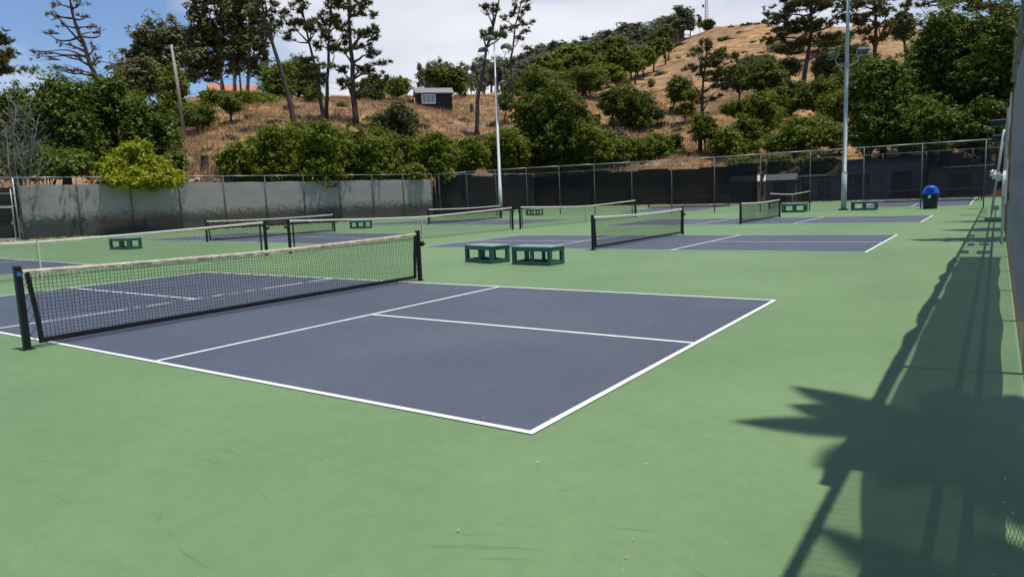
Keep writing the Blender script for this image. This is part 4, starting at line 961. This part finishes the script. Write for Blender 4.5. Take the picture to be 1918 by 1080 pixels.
# lime shrub hanging over the left fence: its shadow falls on the screen
t = plant('lime_shrub', 'bright yellow green small tree leaning over the left fence', 'tree', 53.4, [(250, 280, 36, 16, -.9), (228, 300, 32, 15, -1.2), (272, 303, 36, 16, -1.2), (206, 316, 28, 14, -1.5), (250, 322, 44, 16, -1.8), (300, 322, 36, 17, -1.7), (320, 340, 26, 12, -2.1), (222, 334, 32, 12, -2.1), (285, 342, 36, 12, -2.3), (248, 343, 34, 11, -2.4), (208, 338, 22, 10, -2.2), (270, 336, 40, 9, -2.7), (235, 338, 30, 8, -2.8), (305, 338, 30, 9, -2.6)],
          'lime', base=262, trunk_r=0.09, dens=60, size=0.19, clump=0.40, fill=0.25)
# bare grey shrub at far left
def bare_shrub(label, d, base, tips, r=0.09):
    hb = hdir(*base); O = np.array([CAM[0]+hb[0]*d, CAM[1]+hb[1]*d, 0.12])
    t = thing('bare_shrub', label, 'shrub', tuple(O)); mb = MB()
    for (px_, py_) in tips:
        e = at(px_, py_, d+RNG.uniform(-1.2, 1.2))-O; pts = limb(mb, (0, 0, 0), e, r*0.6, 0.012, 5, 0.16, 7)
        for k_ in range(2, 8):
            for _ in range(3):
                p = np.array(pts[k_]); q = p+unit(1)[0]*np.array([1.0, 1.0, 0.6])*RNG.uniform(0.5, 1.5)+np.array([0, 0, 0.5]); p2 = limb(mb, p, q, 0.014, 0.006, 4, 0.2, 3)
                for __ in range(2): limb(mb, p2[2], np.array(p2[2])+unit(1)[0]*0.6+np.array([0, 0, 0.2]), 0.007, 0.004, 3, 0.2, 2)
    mb.build('branches', M_grey_twig, t)
bare_shrub('leafless grey twiggy bush above the fence gate at far left', 51.5, (40, 400), [(15, 190), (35, 180), (55, 200), (10, 230), (70, 230), (30, 215), (60, 260), (80, 290), (5, 270), (90, 325), (45, 240), (-5, 215)])

# ---- forest on the ridge: a few shapes, copied
def ridge_proto(label, seed, leaf):
    t = thing('eucalyptus_tree', label, 'tree', (0, 0, -400), 0, 'eucalyptus forest along the ridge')
    V = []; mb = MB(); hgt = 10.0; n = 7+seed % 3
    mb.tube([(0, 0, -1.0), (RNG.normal()*0.2, 0, 4), (RNG.normal()*0.3, RNG.normal()*0.3, 8.6)], [0.24, 0.18, 0.06], 6)
    for i in range(n):
        z = 3.6+6.0*i/(n-1)*0.93; rr = (1.9-1.1*abs(i/(n-1)-0.35)*1.3)*random.uniform(0.7, 1.1); a = i*2.4+seed
        c = (math.cos(a)*0.95*random.uniform(.5, 1), math.sin(a)*0.95, z); V.append(blob_leaves(c, (rr, rr, rr*0.8), 9, 0.5, 0.8, 0.2, ragged=0.5)); limb(mb, (0, 0, z-1.4), c, 0.07, 0.02, 4)
    link('crown', quads_mesh('crown', np.concatenate(V), LF[leaf]), t); mb.build('trunk', M_barke, t); return t
RIDGE_LAB = 'grey green eucalyptus crown among many alike in the forest along the ridge'
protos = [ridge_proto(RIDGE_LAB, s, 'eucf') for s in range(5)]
used = set()
TOPS = ([760, 790, 830, 870, 900, 950, 1000, 1050, 1100, 1150, 1200, 1240, 1255], [150, 122, 105, 118, 112, 112, 92, 78, 70, 58, 46, 38, 34])
def ridge_label(px, layer):
    row = ('skyline eucalyptus of the ridge forest', 'eucalyptus just below the skyline of the ridge forest', 'eucalyptus in the middle rows of the ridge forest', 'eucalyptus in the lower rows of the ridge forest', 'eucalyptus in the lowest row of the ridge forest')[layer]
    where = next(w_ for lim, w_ in ((985, 'above the feathery pine'), (1075, 'above the largest dark tree'), (1135, 'above the spreading oak'), (1205, 'above the twin-lobed tree'), (9999, 'beside the bare hill edge')) if px < lim)
    return row+' '+where
def ridge_tree(px, top, d, k, label=RIDGE_LAB, scale_w=1.0):
    hb = hdir(px, 100); X, Y = CAM[0]+hb[0]*d, CAM[1]+hb[1]*d; Z = tz(X, Y)
    H_ = CAM[2]+hdir(px, top)[2]*d-Z; s_ = max(0.5, H_/10.0)
    if k not in used:
        used.add(k); o = protos[k]; o.location = (X, Y, Z); o.scale = (s_*scale_w, s_*scale_w, s_); o.rotation_euler = (0, 0, px*1.3); o['label'] = label
    else:
        o = dup(protos[k], (X, Y, Z), px*1.3, label); o.scale = (s_*scale_w, s_*scale_w, s_)
    return o
kk = 0
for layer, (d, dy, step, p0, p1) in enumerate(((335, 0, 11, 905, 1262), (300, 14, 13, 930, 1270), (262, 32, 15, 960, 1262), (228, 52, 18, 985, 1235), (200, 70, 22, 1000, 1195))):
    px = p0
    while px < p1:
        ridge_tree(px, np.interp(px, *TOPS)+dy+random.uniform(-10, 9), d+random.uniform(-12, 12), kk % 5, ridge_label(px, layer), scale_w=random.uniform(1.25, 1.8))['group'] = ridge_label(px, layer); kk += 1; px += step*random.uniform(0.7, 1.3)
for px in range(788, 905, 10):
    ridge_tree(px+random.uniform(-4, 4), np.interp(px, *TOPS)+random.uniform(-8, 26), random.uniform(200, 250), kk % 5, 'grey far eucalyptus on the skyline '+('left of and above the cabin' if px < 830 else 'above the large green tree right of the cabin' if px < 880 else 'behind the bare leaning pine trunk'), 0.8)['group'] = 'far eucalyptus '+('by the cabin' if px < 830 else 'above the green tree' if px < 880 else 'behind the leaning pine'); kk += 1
ridge_tree(1280, 10, 262, 1, 'tallest rounded eucalyptus at the top of the ridge, left of the mast', 1.7); ridge_tree(1270, 28, 258, 3, 'lower left shoulder eucalyptus beside the tallest one on the ridge', 1.3)
ridge_tree(1293, 26, 260, 2, 'lower right shoulder eucalyptus beside the tallest one on the ridge', 1.2); ridge_tree(1311, 27, 265, 0, 'small pointed tree between the tallest eucalyptus and the mast', 0.7)
for a in (('round dark tree at the foot of the mast on the ridge', 250, (1326, 46, 14, 11), 'oak'), ('small tree on the skyline right of the bare hilltop', 262, (1432, 42, 8, 8), 'grey'),
          ('large green tree on the right behind the cabin', 122, (850, 152, 36, 30), 'oak'), ('green tree directly behind the cabin roof', 120, (818, 142, 32, 22), 'oak'),
          ('upper dark oak against the forest edge on the hill', 175, (1195, 105, 34, 20), 'oak'), ('dark oak at the forest edge beside the bare hill', 178, (1225, 92, 24, 18), 'oak'), ('green oak low on the forest edge', 160, (1120, 122, 42, 20), 'bush'), ('dark green oak below the forest edge', 160, (1160, 110, 34, 22), 'oak'),
          ('broad oak above the spreading oak, under the forest', 150, (1075, 120, 44, 24), 'oak'), ('bright oak at the left end of the forest foot', 145, (1025, 125, 34, 26), 'bush'), ('oak between forest and largest dark tree', 135, (960, 165, 24, 20), 'grey'),
          ('leafy oak in the middle of the forest foot', 172, (1150, 88, 34, 20), 'bush'), ('oak on the forest edge below the tallest eucalyptus', 200, (1245, 62, 22, 16), 'oak'), ('low bright oak right above the twin-lobed tree', 150, (1140, 140, 34, 16), 'bush'), ('oak at the forest foot above the dark round tree', 165, (1185, 118, 30, 18), 'bush'),
          ('bright oak in the forest foot left of the spreading oak', 140, (1045, 150, 34, 22), 'bush'), ('oak squeezed between spreading oak and forest', 142, (1110, 140, 30, 20), 'oak'), ('dark oak high in the forest edge near the hilltop', 215, (1232, 76, 26, 18), 'oak'),
          ('round oak at the forest edge above the lone hill bush', 170, (1208, 108, 26, 20), 'bush'), ('oak in the dark middle of the forest slope', 185, (1105, 100, 38, 22), 'oak'), ('leafy oak left in the middle of the forest slope', 165, (1060, 105, 36, 24), 'bush'),
          ('small round bush lone on the hill edge by the forest', 150, (1192, 122, 10, 12), 'oak'), ('oak behind the largest dark tree', 120, (1010, 150, 34, 22), 'oak'),
          ('small bush high on the bare hill', 190, (1254, 88, 7, 8), 'oak'), ('small bush midway up the bare hill', 140, (1220, 156, 7, 8), 'oak'), ('small dark bush under the forest edge on the bare hill', 185, (1248, 78, 6, 7), 'grey')):
    plant('oak_tree' if a[2][2] > 14 else 'bush', a[0], 'tree' if a[2][2] > 14 else 'bush', a[1], puff(*a[2], 6, 0.55, 0.5), a[3], trunk_r=0.2, dens=14, size=0.5 if a[1] > 140 else 0.38, clump=1.2)
# low scrub dotting the bare hill
SP = [(px, py) for px, py in ((1360, 75), (1385, 62), (1410, 80), (1300, 95), (1270, 110), (1440, 65), (1465, 75), (1340, 105), (1395, 100), (1425, 100), (1290, 130), (1240, 140), (1455, 95), (1370, 52), (1400, 48), (1420, 46), (1315, 75), (1275, 85), (1200, 150), (1180, 165), (1580, 70), (1560, 88), (1520, 100))]
for i, (px, py) in enumerate(SP):
    d = tground(px, py, 120); r_ = random.choice((3, 4, 5, 7, 10, 13))
    plant('scrub_bush', 'low scrub bush dotted on the bare hill, '+('left of the mast' if px < 1318 else 'below the mast' if px < 1450 else 'by the big pine')+(', high up' if py < 82 else ', lower down'), 'bush', d, [(px, py-1, r_, r_*0.36+0.6, 0), (px+r_*0.8, py-0.5, r_*0.6, r_*0.25+0.5, 0), (px-r_*0.9, py, r_*0.5, r_*0.2+0.5, 0)], ('grey', 'brown', 'grey')[i % 3], trunk_r=0.05, dens=8, size=0.5, clump=0.8, group='scrub bushes on the bare hill, '+('left of the mast' if px < 1318 else 'below the mast' if px < 1450 else 'by the big pine')+(', high' if py < 82 else ', low'))

for i, (px, py, r_, lf, lab) in enumerate((
    (470, 222, 9, 'brown', 'dry brown tangle on the slope below the crest hedge'), (515, 232, 11, 'grey', 'grey scrub on the slope left of the leaning pine'), (575, 236, 13, 'brown', 'brown brush heap between leaning pine and twin pines'),
    (632, 244, 10, 'brown', 'brown brush at the foot of the twin pines'), (690, 226, 9, 'grey', 'grey scrub right of the thickest pine'), (545, 205, 12, 'oak', 'dark scrub under the crest by the leaning pine'),
    (640, 200, 9, 'grey', 'low scrub on the crest behind the twin pines'), (835, 212, 8, 'grey', 'grey green scrub in the grass below the cabin'), (868, 228, 9, 'brown', 'dry brush left of the bare leaning trunk'),
    (790, 240, 10, 'brown', 'dry brush right of the tall grey green bush'), (925, 238, 12, 'brown', 'dry brush beside the slim light pole'), (430, 262, 12, 'brown', 'dry brown brush halfway down the gully'),
    (385, 285, 10, 'grey', 'grey scrub at the left of the dry gully'), (1130, 205, 9, 'brown', 'brown brush in the meadow by the twin-lobed tree'), (1310, 262, 10, 'brown', 'brown brush by the forked pine foot'),
    (1240, 236, 10, 'brown', 'brown scrub in the bare strip left of the forked pine'), (1270, 246, 9, 'grey', 'grey scrub in the bare strip left of the forked pine'))):
    plant('scrub_bush', lab, 'bush', tground(px, py), [(px, py-r_*0.35, r_, r_*0.6, 0), (px+r_*0.9, py-r_*0.2, r_*0.7, r_*0.45, 0.2), (px-r_*0.8, py-r_*0.2, r_*0.6, r_*0.4, -.2)], lf, trunk_r=0.04, dens=26, size=0.22, clump=0.5)
for px, py, rx, ry, lab in ((1455, 305, 40, 22, 'dark hedge behind the tan sheds, left part'), (1530, 302, 44, 22, 'dark hedge behind the small glazed building'), (1390, 308, 36, 20, 'dark hedge behind the dark screen left of the sheds')):
    plant('hedge', lab, 'hedge', 74.5, puff(px, py, rx, ry, 8), 'oak', trunk_r=0.1, dens=34)
# ---- dry grass on the bank
def grass():
    n = 34000
    px = RNG.uniform(340, 1480, n); a = np.array([az_of(p) for p in np.linspace(340, 1480, 200)]); az = np.interp(px, np.linspace(340, 1480, 200), a)
    f = np.interp(px, pxs_dense, [fence_d(p) for p in pxs_dense]); d = f+2.5+RNG.random(n)**1.1*62
    x = CAM[0]+np.sin(az)*d; y = CAM[1]+np.cos(az)*d; z = tz_ad(az, d)
    keep = (vnoise(x/2.5, y/2.5, 21)+RNG.random(n)*0.7-0.1) > 0.05
    P = np.stack([x, y, z-0.05], 1)[keep]; n = len(P); out = []
    for _ in range(4):
        b = P+RNG.normal(size=(n, 3))*np.array([0.22, 0.22, 0]); h = (0.25+0.5*RNG.random(n)**2)[:, None]
        lean = RNG.normal(size=(n, 3))*0.35; lean[:, 2] = 1; tip = b+lean*h; s = unit(n); s[:, 2] = 0; s *= 0.045/(np.linalg.norm(s, axis=1)[:, None]+1e-6)
        out.append(np.stack([b-s, b+s, tip], 1))
    tag(link('dry_grass', quads_mesh('dry_grass', np.concatenate(out), M_grass, 3)), 'tan dry grass tufts covering the slope behind the fence', 'grass', kind='stuff')
grass()
# fallen leaves and litter
def litter():
    P = []
    for _ in range(330):
        x = RNG.uniform(-4, 9.2); y = RNG.uniform(-6, 7); P.append((x, y, 0.014))
    for _ in range(1500):
        t_ = RNG.random(); x = LFA[0]+(LFB[0]-LFA[0])*t_+abs(RNG.normal())*0.5+0.1; y = LFA[1]+(LFB[1]-LFA[1])*t_; P.append((x, y, gz(x, y)+0.02))
    for _ in range(1200):
        x = RNG.uniform(-32, 8); y = BY-0.2-abs(RNG.normal())*0.5; P.append((x, y, gz(x, y)+0.02))
    for _ in range(160):
        y = RNG.uniform(-4, 8); P.append((FX-0.05-abs(RNG.normal())*0.12, y, 0.02))
    P = np.array(P); Nn = unit(len(P))*0.35+np.array([0, 0, 1]); Nn /= np.linalg.norm(Nn, axis=1)[:, None]
    sz = np.where((P[:, 0] > -6) & (P[:, 1] < 8), 0.009, 0.09)
    n = len(P); a = np.cross(Nn, unit(n)); a /= np.linalg.norm(a, axis=1)[:, None]; b = np.cross(Nn, a); s = (sz*(0.5+RNG.random(n)))[:, None]
    V = np.stack([P-a*s, P+b*s*0.35, P+a*s, P-b*s*0.35], 1)
    tag(link('fallen_leaves', quads_mesh('fallen_leaves', V, M_litter)), 'scattered dry leaves and bits on the court and along fence feet', 'leaves', kind='stuff')
litter()

# ------------------------------------------------------------------ buildings
M_cabin = mat('dark_cabin_siding', (0.035, 0.033, 0.035), 0.8, var=0.2, scale=3)
M_shingle = mat('grey_shingle', (0.20, 0.205, 0.21), 0.85, var=0.15, scale=8, bump=0.5, bscale=20)
M_white = mat('white_trim', (0.72, 0.71, 0.68), 0.6)
M_glass = mat('window_glass', (0.16, 0.18, 0.20), 0.1, spec=0.6)
def house(name, label, cat, X, Y, Z, rz, w_, dp, h, roof_h, wall, roof, over=0.25, gable=True, windows=(), doors=(), clap=0):
    t = thing(name, label, cat, (X, Y, Z), rz)
    MB().box((0, 0, h/2-0.3), (w_, dp, h+0.6)).build('wall', wall, t)
    if clap:
        nb = int(h/clap)
        for i in range(nb): MB().box((0, -dp/2-0.006, (i+0.5)*h/nb), (w_, 0.012, h/nb*0.93)).build('siding_board', wall, t)
    mb = MB(); a, b = w_/2+over, dp/2+over
    if gable:   # ridge along x
        v = [(-a, -b, h-0.05), (a, -b, h-0.05), (a, b, h-0.05), (-a, b, h-0.05), (-a, 0, h+roof_h), (a, 0, h+roof_h)]
        i0 = len(mb.v); mb.v += v; mb.f += [(0, 1, 5, 4), (2, 3, 4, 5), (1, 2, 5), (3, 0, 4), (3, 2, 1, 0)]
        ro = mb.build('roof', roof, t)
        MB().box((0, -b-0.012, h-0.06), (2*a, 0.02, 0.12)).build('fascia', roof, ro)
    else:
        v = [(-a, -b, h), (a, -b, h), (a, b, h), (-a, b, h), (-a, -b, h+0.12), (a, -b, h+0.12), (a, b, h+roof_h), (-a, b, h+roof_h)]
        mb.v += v; mb.f += [(3, 2, 1, 0), (4, 5, 6, 7), (0, 1, 5, 4), (1, 2, 6, 5), (2, 3, 7, 6), (3, 0, 4, 7)]
        ro = mb.build('roof', roof, t)
    for (x, z, ww, hh, panes, bay) in windows:
        fr = MB(); y_ = -dp/2-0.02-bay
        if bay: fr.box((x, -dp/2-bay/2, z), (ww, bay, hh+0.1))
        for s in (-1, 1):
            fr.box((x+s*ww/2, y_-0.02, z), (0.09, 0.06, hh)); fr.box((x, y_-0.02, z+s*hh/2), (ww+0.09, 0.06, 0.09))
        for q in range(1, panes): fr.box((x-ww/2+ww*q/panes, y_-0.02, z), (0.06, 0.05, hh))
        f = fr.build('window', M_white, t)
        for q in range(panes): MB().box((x-ww/2+ww*(q+0.5)/panes, y_-0.012, z), (ww/panes-0.08, 0.02, hh-0.08)).build('pane', M_glass, f)
        if bay:
            for q in range(1, 4): MB().box((x, y_-0.03, z-hh/2+hh*q/4), (ww*0.33, 0.02, 0.025)).build('glazing_bar', M_white, f)
    for (x, ww, hh) in doors:
        d_ = MB().box((x, -dp/2-0.03, hh/2), (ww, 0.05, hh)).build('door', mat('door_paint', (0.10, 0.105, 0.11), 0.6), t)
        MB().box((x+ww*0.38, -dp/2-0.07, hh*0.48), (0.05, 0.05, 0.12)).build('handle', M_steel, d_)
    return t
def face_rz(px, extra=0.0):
    h = hdir(px, 300); return math.atan2(h[1], h[0])-math.pi/2+extra
d = 104; p = at(812, 190, d)
house('cabin', 'small dark cabin with white bay window and grey shingle roof on the crest', 'cabin', p[0], p[1], tz(p[0], p[1])+0.0, face_rz(812, 0.12), 4.9, 3.6, 2.05, 0.95, M_cabin, M_shingle, 0.3, True,
      windows=((-0.95, 1.15, 1.85, 1.15, 3, 0.35),), clap=0.2)
p = at(755, 186, 106); t = thing('low_wall', 'low dark board wall just left of the cabin', 'wall', (p[0], p[1], tz(p[0], p[1])), face_rz(755))
for i in range(8): MB().box((-1.4+i*0.4, 0, 0.35), (0.38, 0.06, 1.0+0.02*(i % 3))).build('board', M_cabin, t)
MB().box((0, -0.02, 0.88), (3.3, 0.14, 0.06)).build('cap', M_shingle, t)
p = at(437, 180, 140)
house('house', 'house with an orange tiled roof half hidden behind eucalyptus stems', 'house', p[0], p[1], max(tz(p[0], p[1]), p[2]-1.5)-0.5, face_rz(437, 0.1), 7.5, 6, 2.0, 1.6, mat('cream_render', (0.45, 0.40, 0.34), 0.8), mat('orange_tile', (0.42, 0.17, 0.09), 0.8, var=0.2, scale=6), 0.5, True, windows=((-2, 1.1, 1.2, 0.9, 2, 0), (1.5, 1.1, 1.2, 0.9, 2, 0)))
M_tan = mat('tan_metal_siding', (0.38, 0.35, 0.26), 0.7, var=0.08, scale=2)
M_greyroof = mat('grey_metal_roof', (0.45, 0.46, 0.47), 0.5, var=0.1)
M_beige = mat('beige_render', (0.50, 0.47, 0.43), 0.85, var=0.1, scale=1.5)
zb = 0.16
def on_row(px, y): return px_on_y(px, y)
house('shed', 'tan garden shed with its sunlit side showing, left of two behind the dark screen', 'shed', on_row(1395, 60.5), 60.6, zb, 0.25, 2.5, 2.0, 2.0, 0.55, M_tan, M_greyroof, 0.12, True, doors=((0, 1.2, 1.75),))
house('shed', 'tan garden shed, right of two behind the dark screen', 'shed', on_row(1462, 60.5), 60.6, zb, 0.1, 2.6, 2.0, 2.0, 0.55, M_tan, M_greyroof, 0.12, True, doors=((0, 1.2, 1.75),))
house('outbuilding', 'small building with glazed double doors between shed and light pole', 'building', on_row(1535, 62), 62.5, zb, 0, 3.6, 2.2, 2.1, 0.3, M_beige, M_shingle, 0.15, False, windows=((-1.05, 1.05, 0.9, 1.2, 2, 0), (0.5, 1.0, 1.3, 1.7, 2, 0)))
house('clubhouse', 'beige clubhouse with a double window seen through the dark screen', 'building', on_row(1652, 64), 64.5, zb, 0, 6.4, 4.0, 3.2, 0.5, M_beige, M_shingle, 0.35, False, windows=((-1.8, 1.75, 2.1, 1.15, 3, 0),), doors=((1.6, 1.5, 2.3),))
house('storage_shed', 'long low grey storage shed behind the bin, seen through the dark screen', 'shed', on_row(1797, 62), 62.3, zb, 0, 4.4, 2.4, 2.3, 0.3, mat('grey_panel', (0.30, 0.31, 0.31), 0.7, var=0.08), M_shingle, 0.1, False, doors=((0, 1.6, 1.9),))
# ---- mast, utility pole, fallen logs
d = 262; p = at(1323, 44, d); zt = tz(p[0], p[1]); t = thing('radio_mast', 'thin lattice radio mast on the ridge top', 'mast', (p[0], p[1], zt-1)); hm = (CAM[2]+hdir(1323, -4)[2]*d)-zt+1
mb = MB()
for k_ in range(3): mb.tube([(0.75*math.cos(k_*2.094), 0.75*math.sin(k_*2.094), 0), (0.45*math.cos(k_*2.094), 0.45*math.sin(k_*2.094), hm)], 0.07, 5)
mb.build('leg', M_lamp, t); mb = MB(); nb = 12
for i in range(nb):
    z0_, z1_ = hm*i/nb, hm*(i+1)/nb; r_ = 0.72-0.28*i/nb
    for k_ in range(3): mb.tube([(r_*math.cos(k_*2.094), r_*math.sin(k_*2.094), z0_), (r_*math.cos((k_+1)*2.094), r_*math.sin((k_+1)*2.094), z1_)], 0.045, 4)
mb.build('brace', M_lamp, t); MB().tube([(-1.2, -0.3, hm*0.78), (-0.8, -0.3, hm*0.78)], 0.55, 12).build('dish', M_lamp, t)
d = 80; p = at(345, 232, d); zt = tz(p[0], p[1]); t = thing('utility_pole', 'leaning grey wooden utility pole above the trees at left', 'pole', (p[0], p[1], zt)); top = at(321, 84, d)-np.array([p[0], p[1], zt])
MB().tube([(0, 0, -0.5), tuple(top*0.5), tuple(top)], [0.19, 0.16, 0.13], 9).build('pole', M_wood, t, True)
ca = np.array(top)*0.97; MB().box(tuple(ca), (1.5, 0.1, 0.12), 0.5).build('cross_arm', M_wood, t)
for s in (-0.6, 0.6): MB().lathe([(0.05, 0), (0.06, 0.1), (0.03, 0.16)], 8, (ca[0]+s*math.cos(.5), ca[1]+s*math.sin(.5), ca[2]+0.06)).build('insulator', M_lamp, t)
for i, (y0, x1, y1) in enumerate(((120, 760, 148), (126, 760, 160))):
    e = at(x1, y1, 112)-np.array([p[0], p[1], zt]); a0 = np.array(top)*(0.77-0.05*i); pts = []
    for k_ in range(15):
        u = k_/14; q = a0*(1-u)+e*u; q[2] -= 1.0*math.sin(math.pi*u); pts.append(tuple(q))
    MB().tube(pts, 0.018, 4, False).build('wire', M_lamp, t)
def log(px, py, px2, py2, label, r_, m_=None):
    d1 = tground(px, py); d2 = d1+0.6; a = at(px, py, d1); b = at(px2, py2, d2); t = thing('log', label, 'log', tuple(a), 0, 'fallen wood on the dry slope')
    limb_m = MB(); limb(limb_m, (0, 0, 0.1), b-a+np.array([0, 0, 0.1]), r_, r_*0.6, 7, 0.06); limb_m.build('trunk', m_ or M_grey_twig, t)
log(880, 262, 912, 252, 'pale dead log at the foot of the leaning pine by the light pole', 0.22)
log(622, 215, 652, 232, 'grey fallen branch on the slope between the pines', 0.10)
log(632, 228, 640, 205, 'bent dead stem left of the thickest pine', 0.08)
log(838, 232, 850, 226, 'short pale log on the slope below the cabin', 0.15)
log(350, 322, 368, 308, 'dark stump-like log at the foot of the dry gully', 0.2, M_bark)
def stump(px, py, label, r_, h_):
    d1 = tground(px, py); a = at(px, py, d1); t = MB().lathe([(r_*1.3, -0.2), (r_, 0.2), (r_*0.8, h_*0.7), (r_*0.85, h_), (0.02, h_*0.93)], 9); o = t.build('stump', M_bark, None, False, 0, tuple(a)); tag(o, label, 'stump')
stump(884, 212, 'broken dark stump beside the leaning pine trunk', 0.3, 1.2)
stump(385, 316, 'dark stump in the dry gully right of the lime shrub', 0.35, 1.0)
stump(1258, 212, 'dark stump under the small round tree on the slope', 0.45, 0.9)
def rock(px, py, label, r_):
    d1 = tground(px, py); a = at(px, py, d1); bm = bmesh.new(); bmesh.ops.create_icosphere(bm, subdivisions=2, radius=r_)
    for v in bm.verts: v.co *= random.uniform(0.75, 1.15); v.co.z *= 0.6
    me = bpy.data.meshes.new('rock'); bm.to_mesh(me); bm.free(); me.materials.append(M_rock); tag(link('rock', me, None, tuple(a)), label, 'rock', 'pale rocks on the slope')
M_rock = mat('pale_rock', (0.34, 0.31, 0.27), 0.9, var=0.2, scale=4, bump=0.5, bscale=8)
for i, (px, py, l) in enumerate(((1296, 258, 'pale rock left of the forked pine foot'), (1405, 262, 'pale rock right of the bush by the forked pine'), (370, 340, 'white rock at the top of the left fence by the gully'), (1260, 140, 'pale rock outcrop midway on the bare hill'), (1310, 150, 'rock outcrop on the bare hill behind the forked pine'), (1290, 66, 'pale rock near the top of the bare hill'))):
    rock(px, py, l, random.uniform(0.35, 0.6))

# ------------------------------------------------------------------ trees outside the right fence: they throw the shadows on the near court
def palm(label, c, h, n, R_, seed):
    rr = random.Random(seed); t = thing('palm_tree', label, 'tree', (c[0], c[1], 0), 0, 'palms outside the right fence')
    MB().tube([(0, 0, -0.1), (0.05, 0, h*0.5), (0, 0, h)], [0.22, 0.17, 0.14], 10).build('trunk', M_bark, t, True)
    V = []
    for i in range(n):
        a = 2*math.pi*i/n+rr.uniform(-.2, .2); el = rr.uniform(-0.2, 0.9); L_ = R_*rr.uniform(0.85, 1.1)
        for k_ in range(26):
            u = k_/25; x = L_*u*math.cos(el*(1-u*0.6)); z = L_*(math.sin(el)*u-0.5*u*u); p = np.array([math.cos(a)*x, math.sin(a)*x, h+z])
            for s in (-1, 1):
                ll = 0.27*math.sin(math.pi*min(1, 0.15+u*0.85))+0.04; dr = np.array([math.cos(a+s*0.8), math.sin(a+s*0.8), -0.35])*ll; tg = np.array([math.cos(a), math.sin(a), 0])*0.055
                V.append([p-tg, p+tg, p+dr+tg*0.2, p+dr-tg*0.2])
    link('crown', quads_mesh('crown', np.array(V), LF['bay']), t)
palm('palm outside the right fence throwing the fringed shadow on the near court', (11.80, -1.40), 12.0, 13, 1.2, 4)
palm('second palm outside the right fence, shading the bottom right corner', (12.5, -3.7), 12.0, 14, 1.3, 5)
def cypress(label, c, h, r_):
    t = thing('cypress_tree', label, 'tree', (c[0], c[1], 0), 0, 'cypresses outside the right fence'); V = []
    for i in range(14):
        u = i/13; q = r_*(1-u)**0.8*(0.75+0.5*random.random())+0.12; V.append(blob_leaves((random.uniform(-.15, .15), random.uniform(-.2, .2), 1.5+(h-1.7)*u), (q, q, h/14), 26, 0.3, 0.5, 0.4))
    link('crown', quads_mesh('crown', np.concatenate(V), LF['oak']), t); MB().tube([(0, 0, -0.1), (0, 0, h*0.6)], [0.2, 0.08], 8).build('trunk', M_bark, t)
cypress('slim cypress outside the right fence, nearest of three spear shadows', (11.6, 15.2), 15.8, 0.95)
cypress('slim cypress outside the right fence, middle of three spear shadows', (11.8, 19.4), 15.6, 0.9)
cypress('slim cypress outside the right fence, farthest of three spear shadows', (11.9, 24.6), 16.6, 1.0)
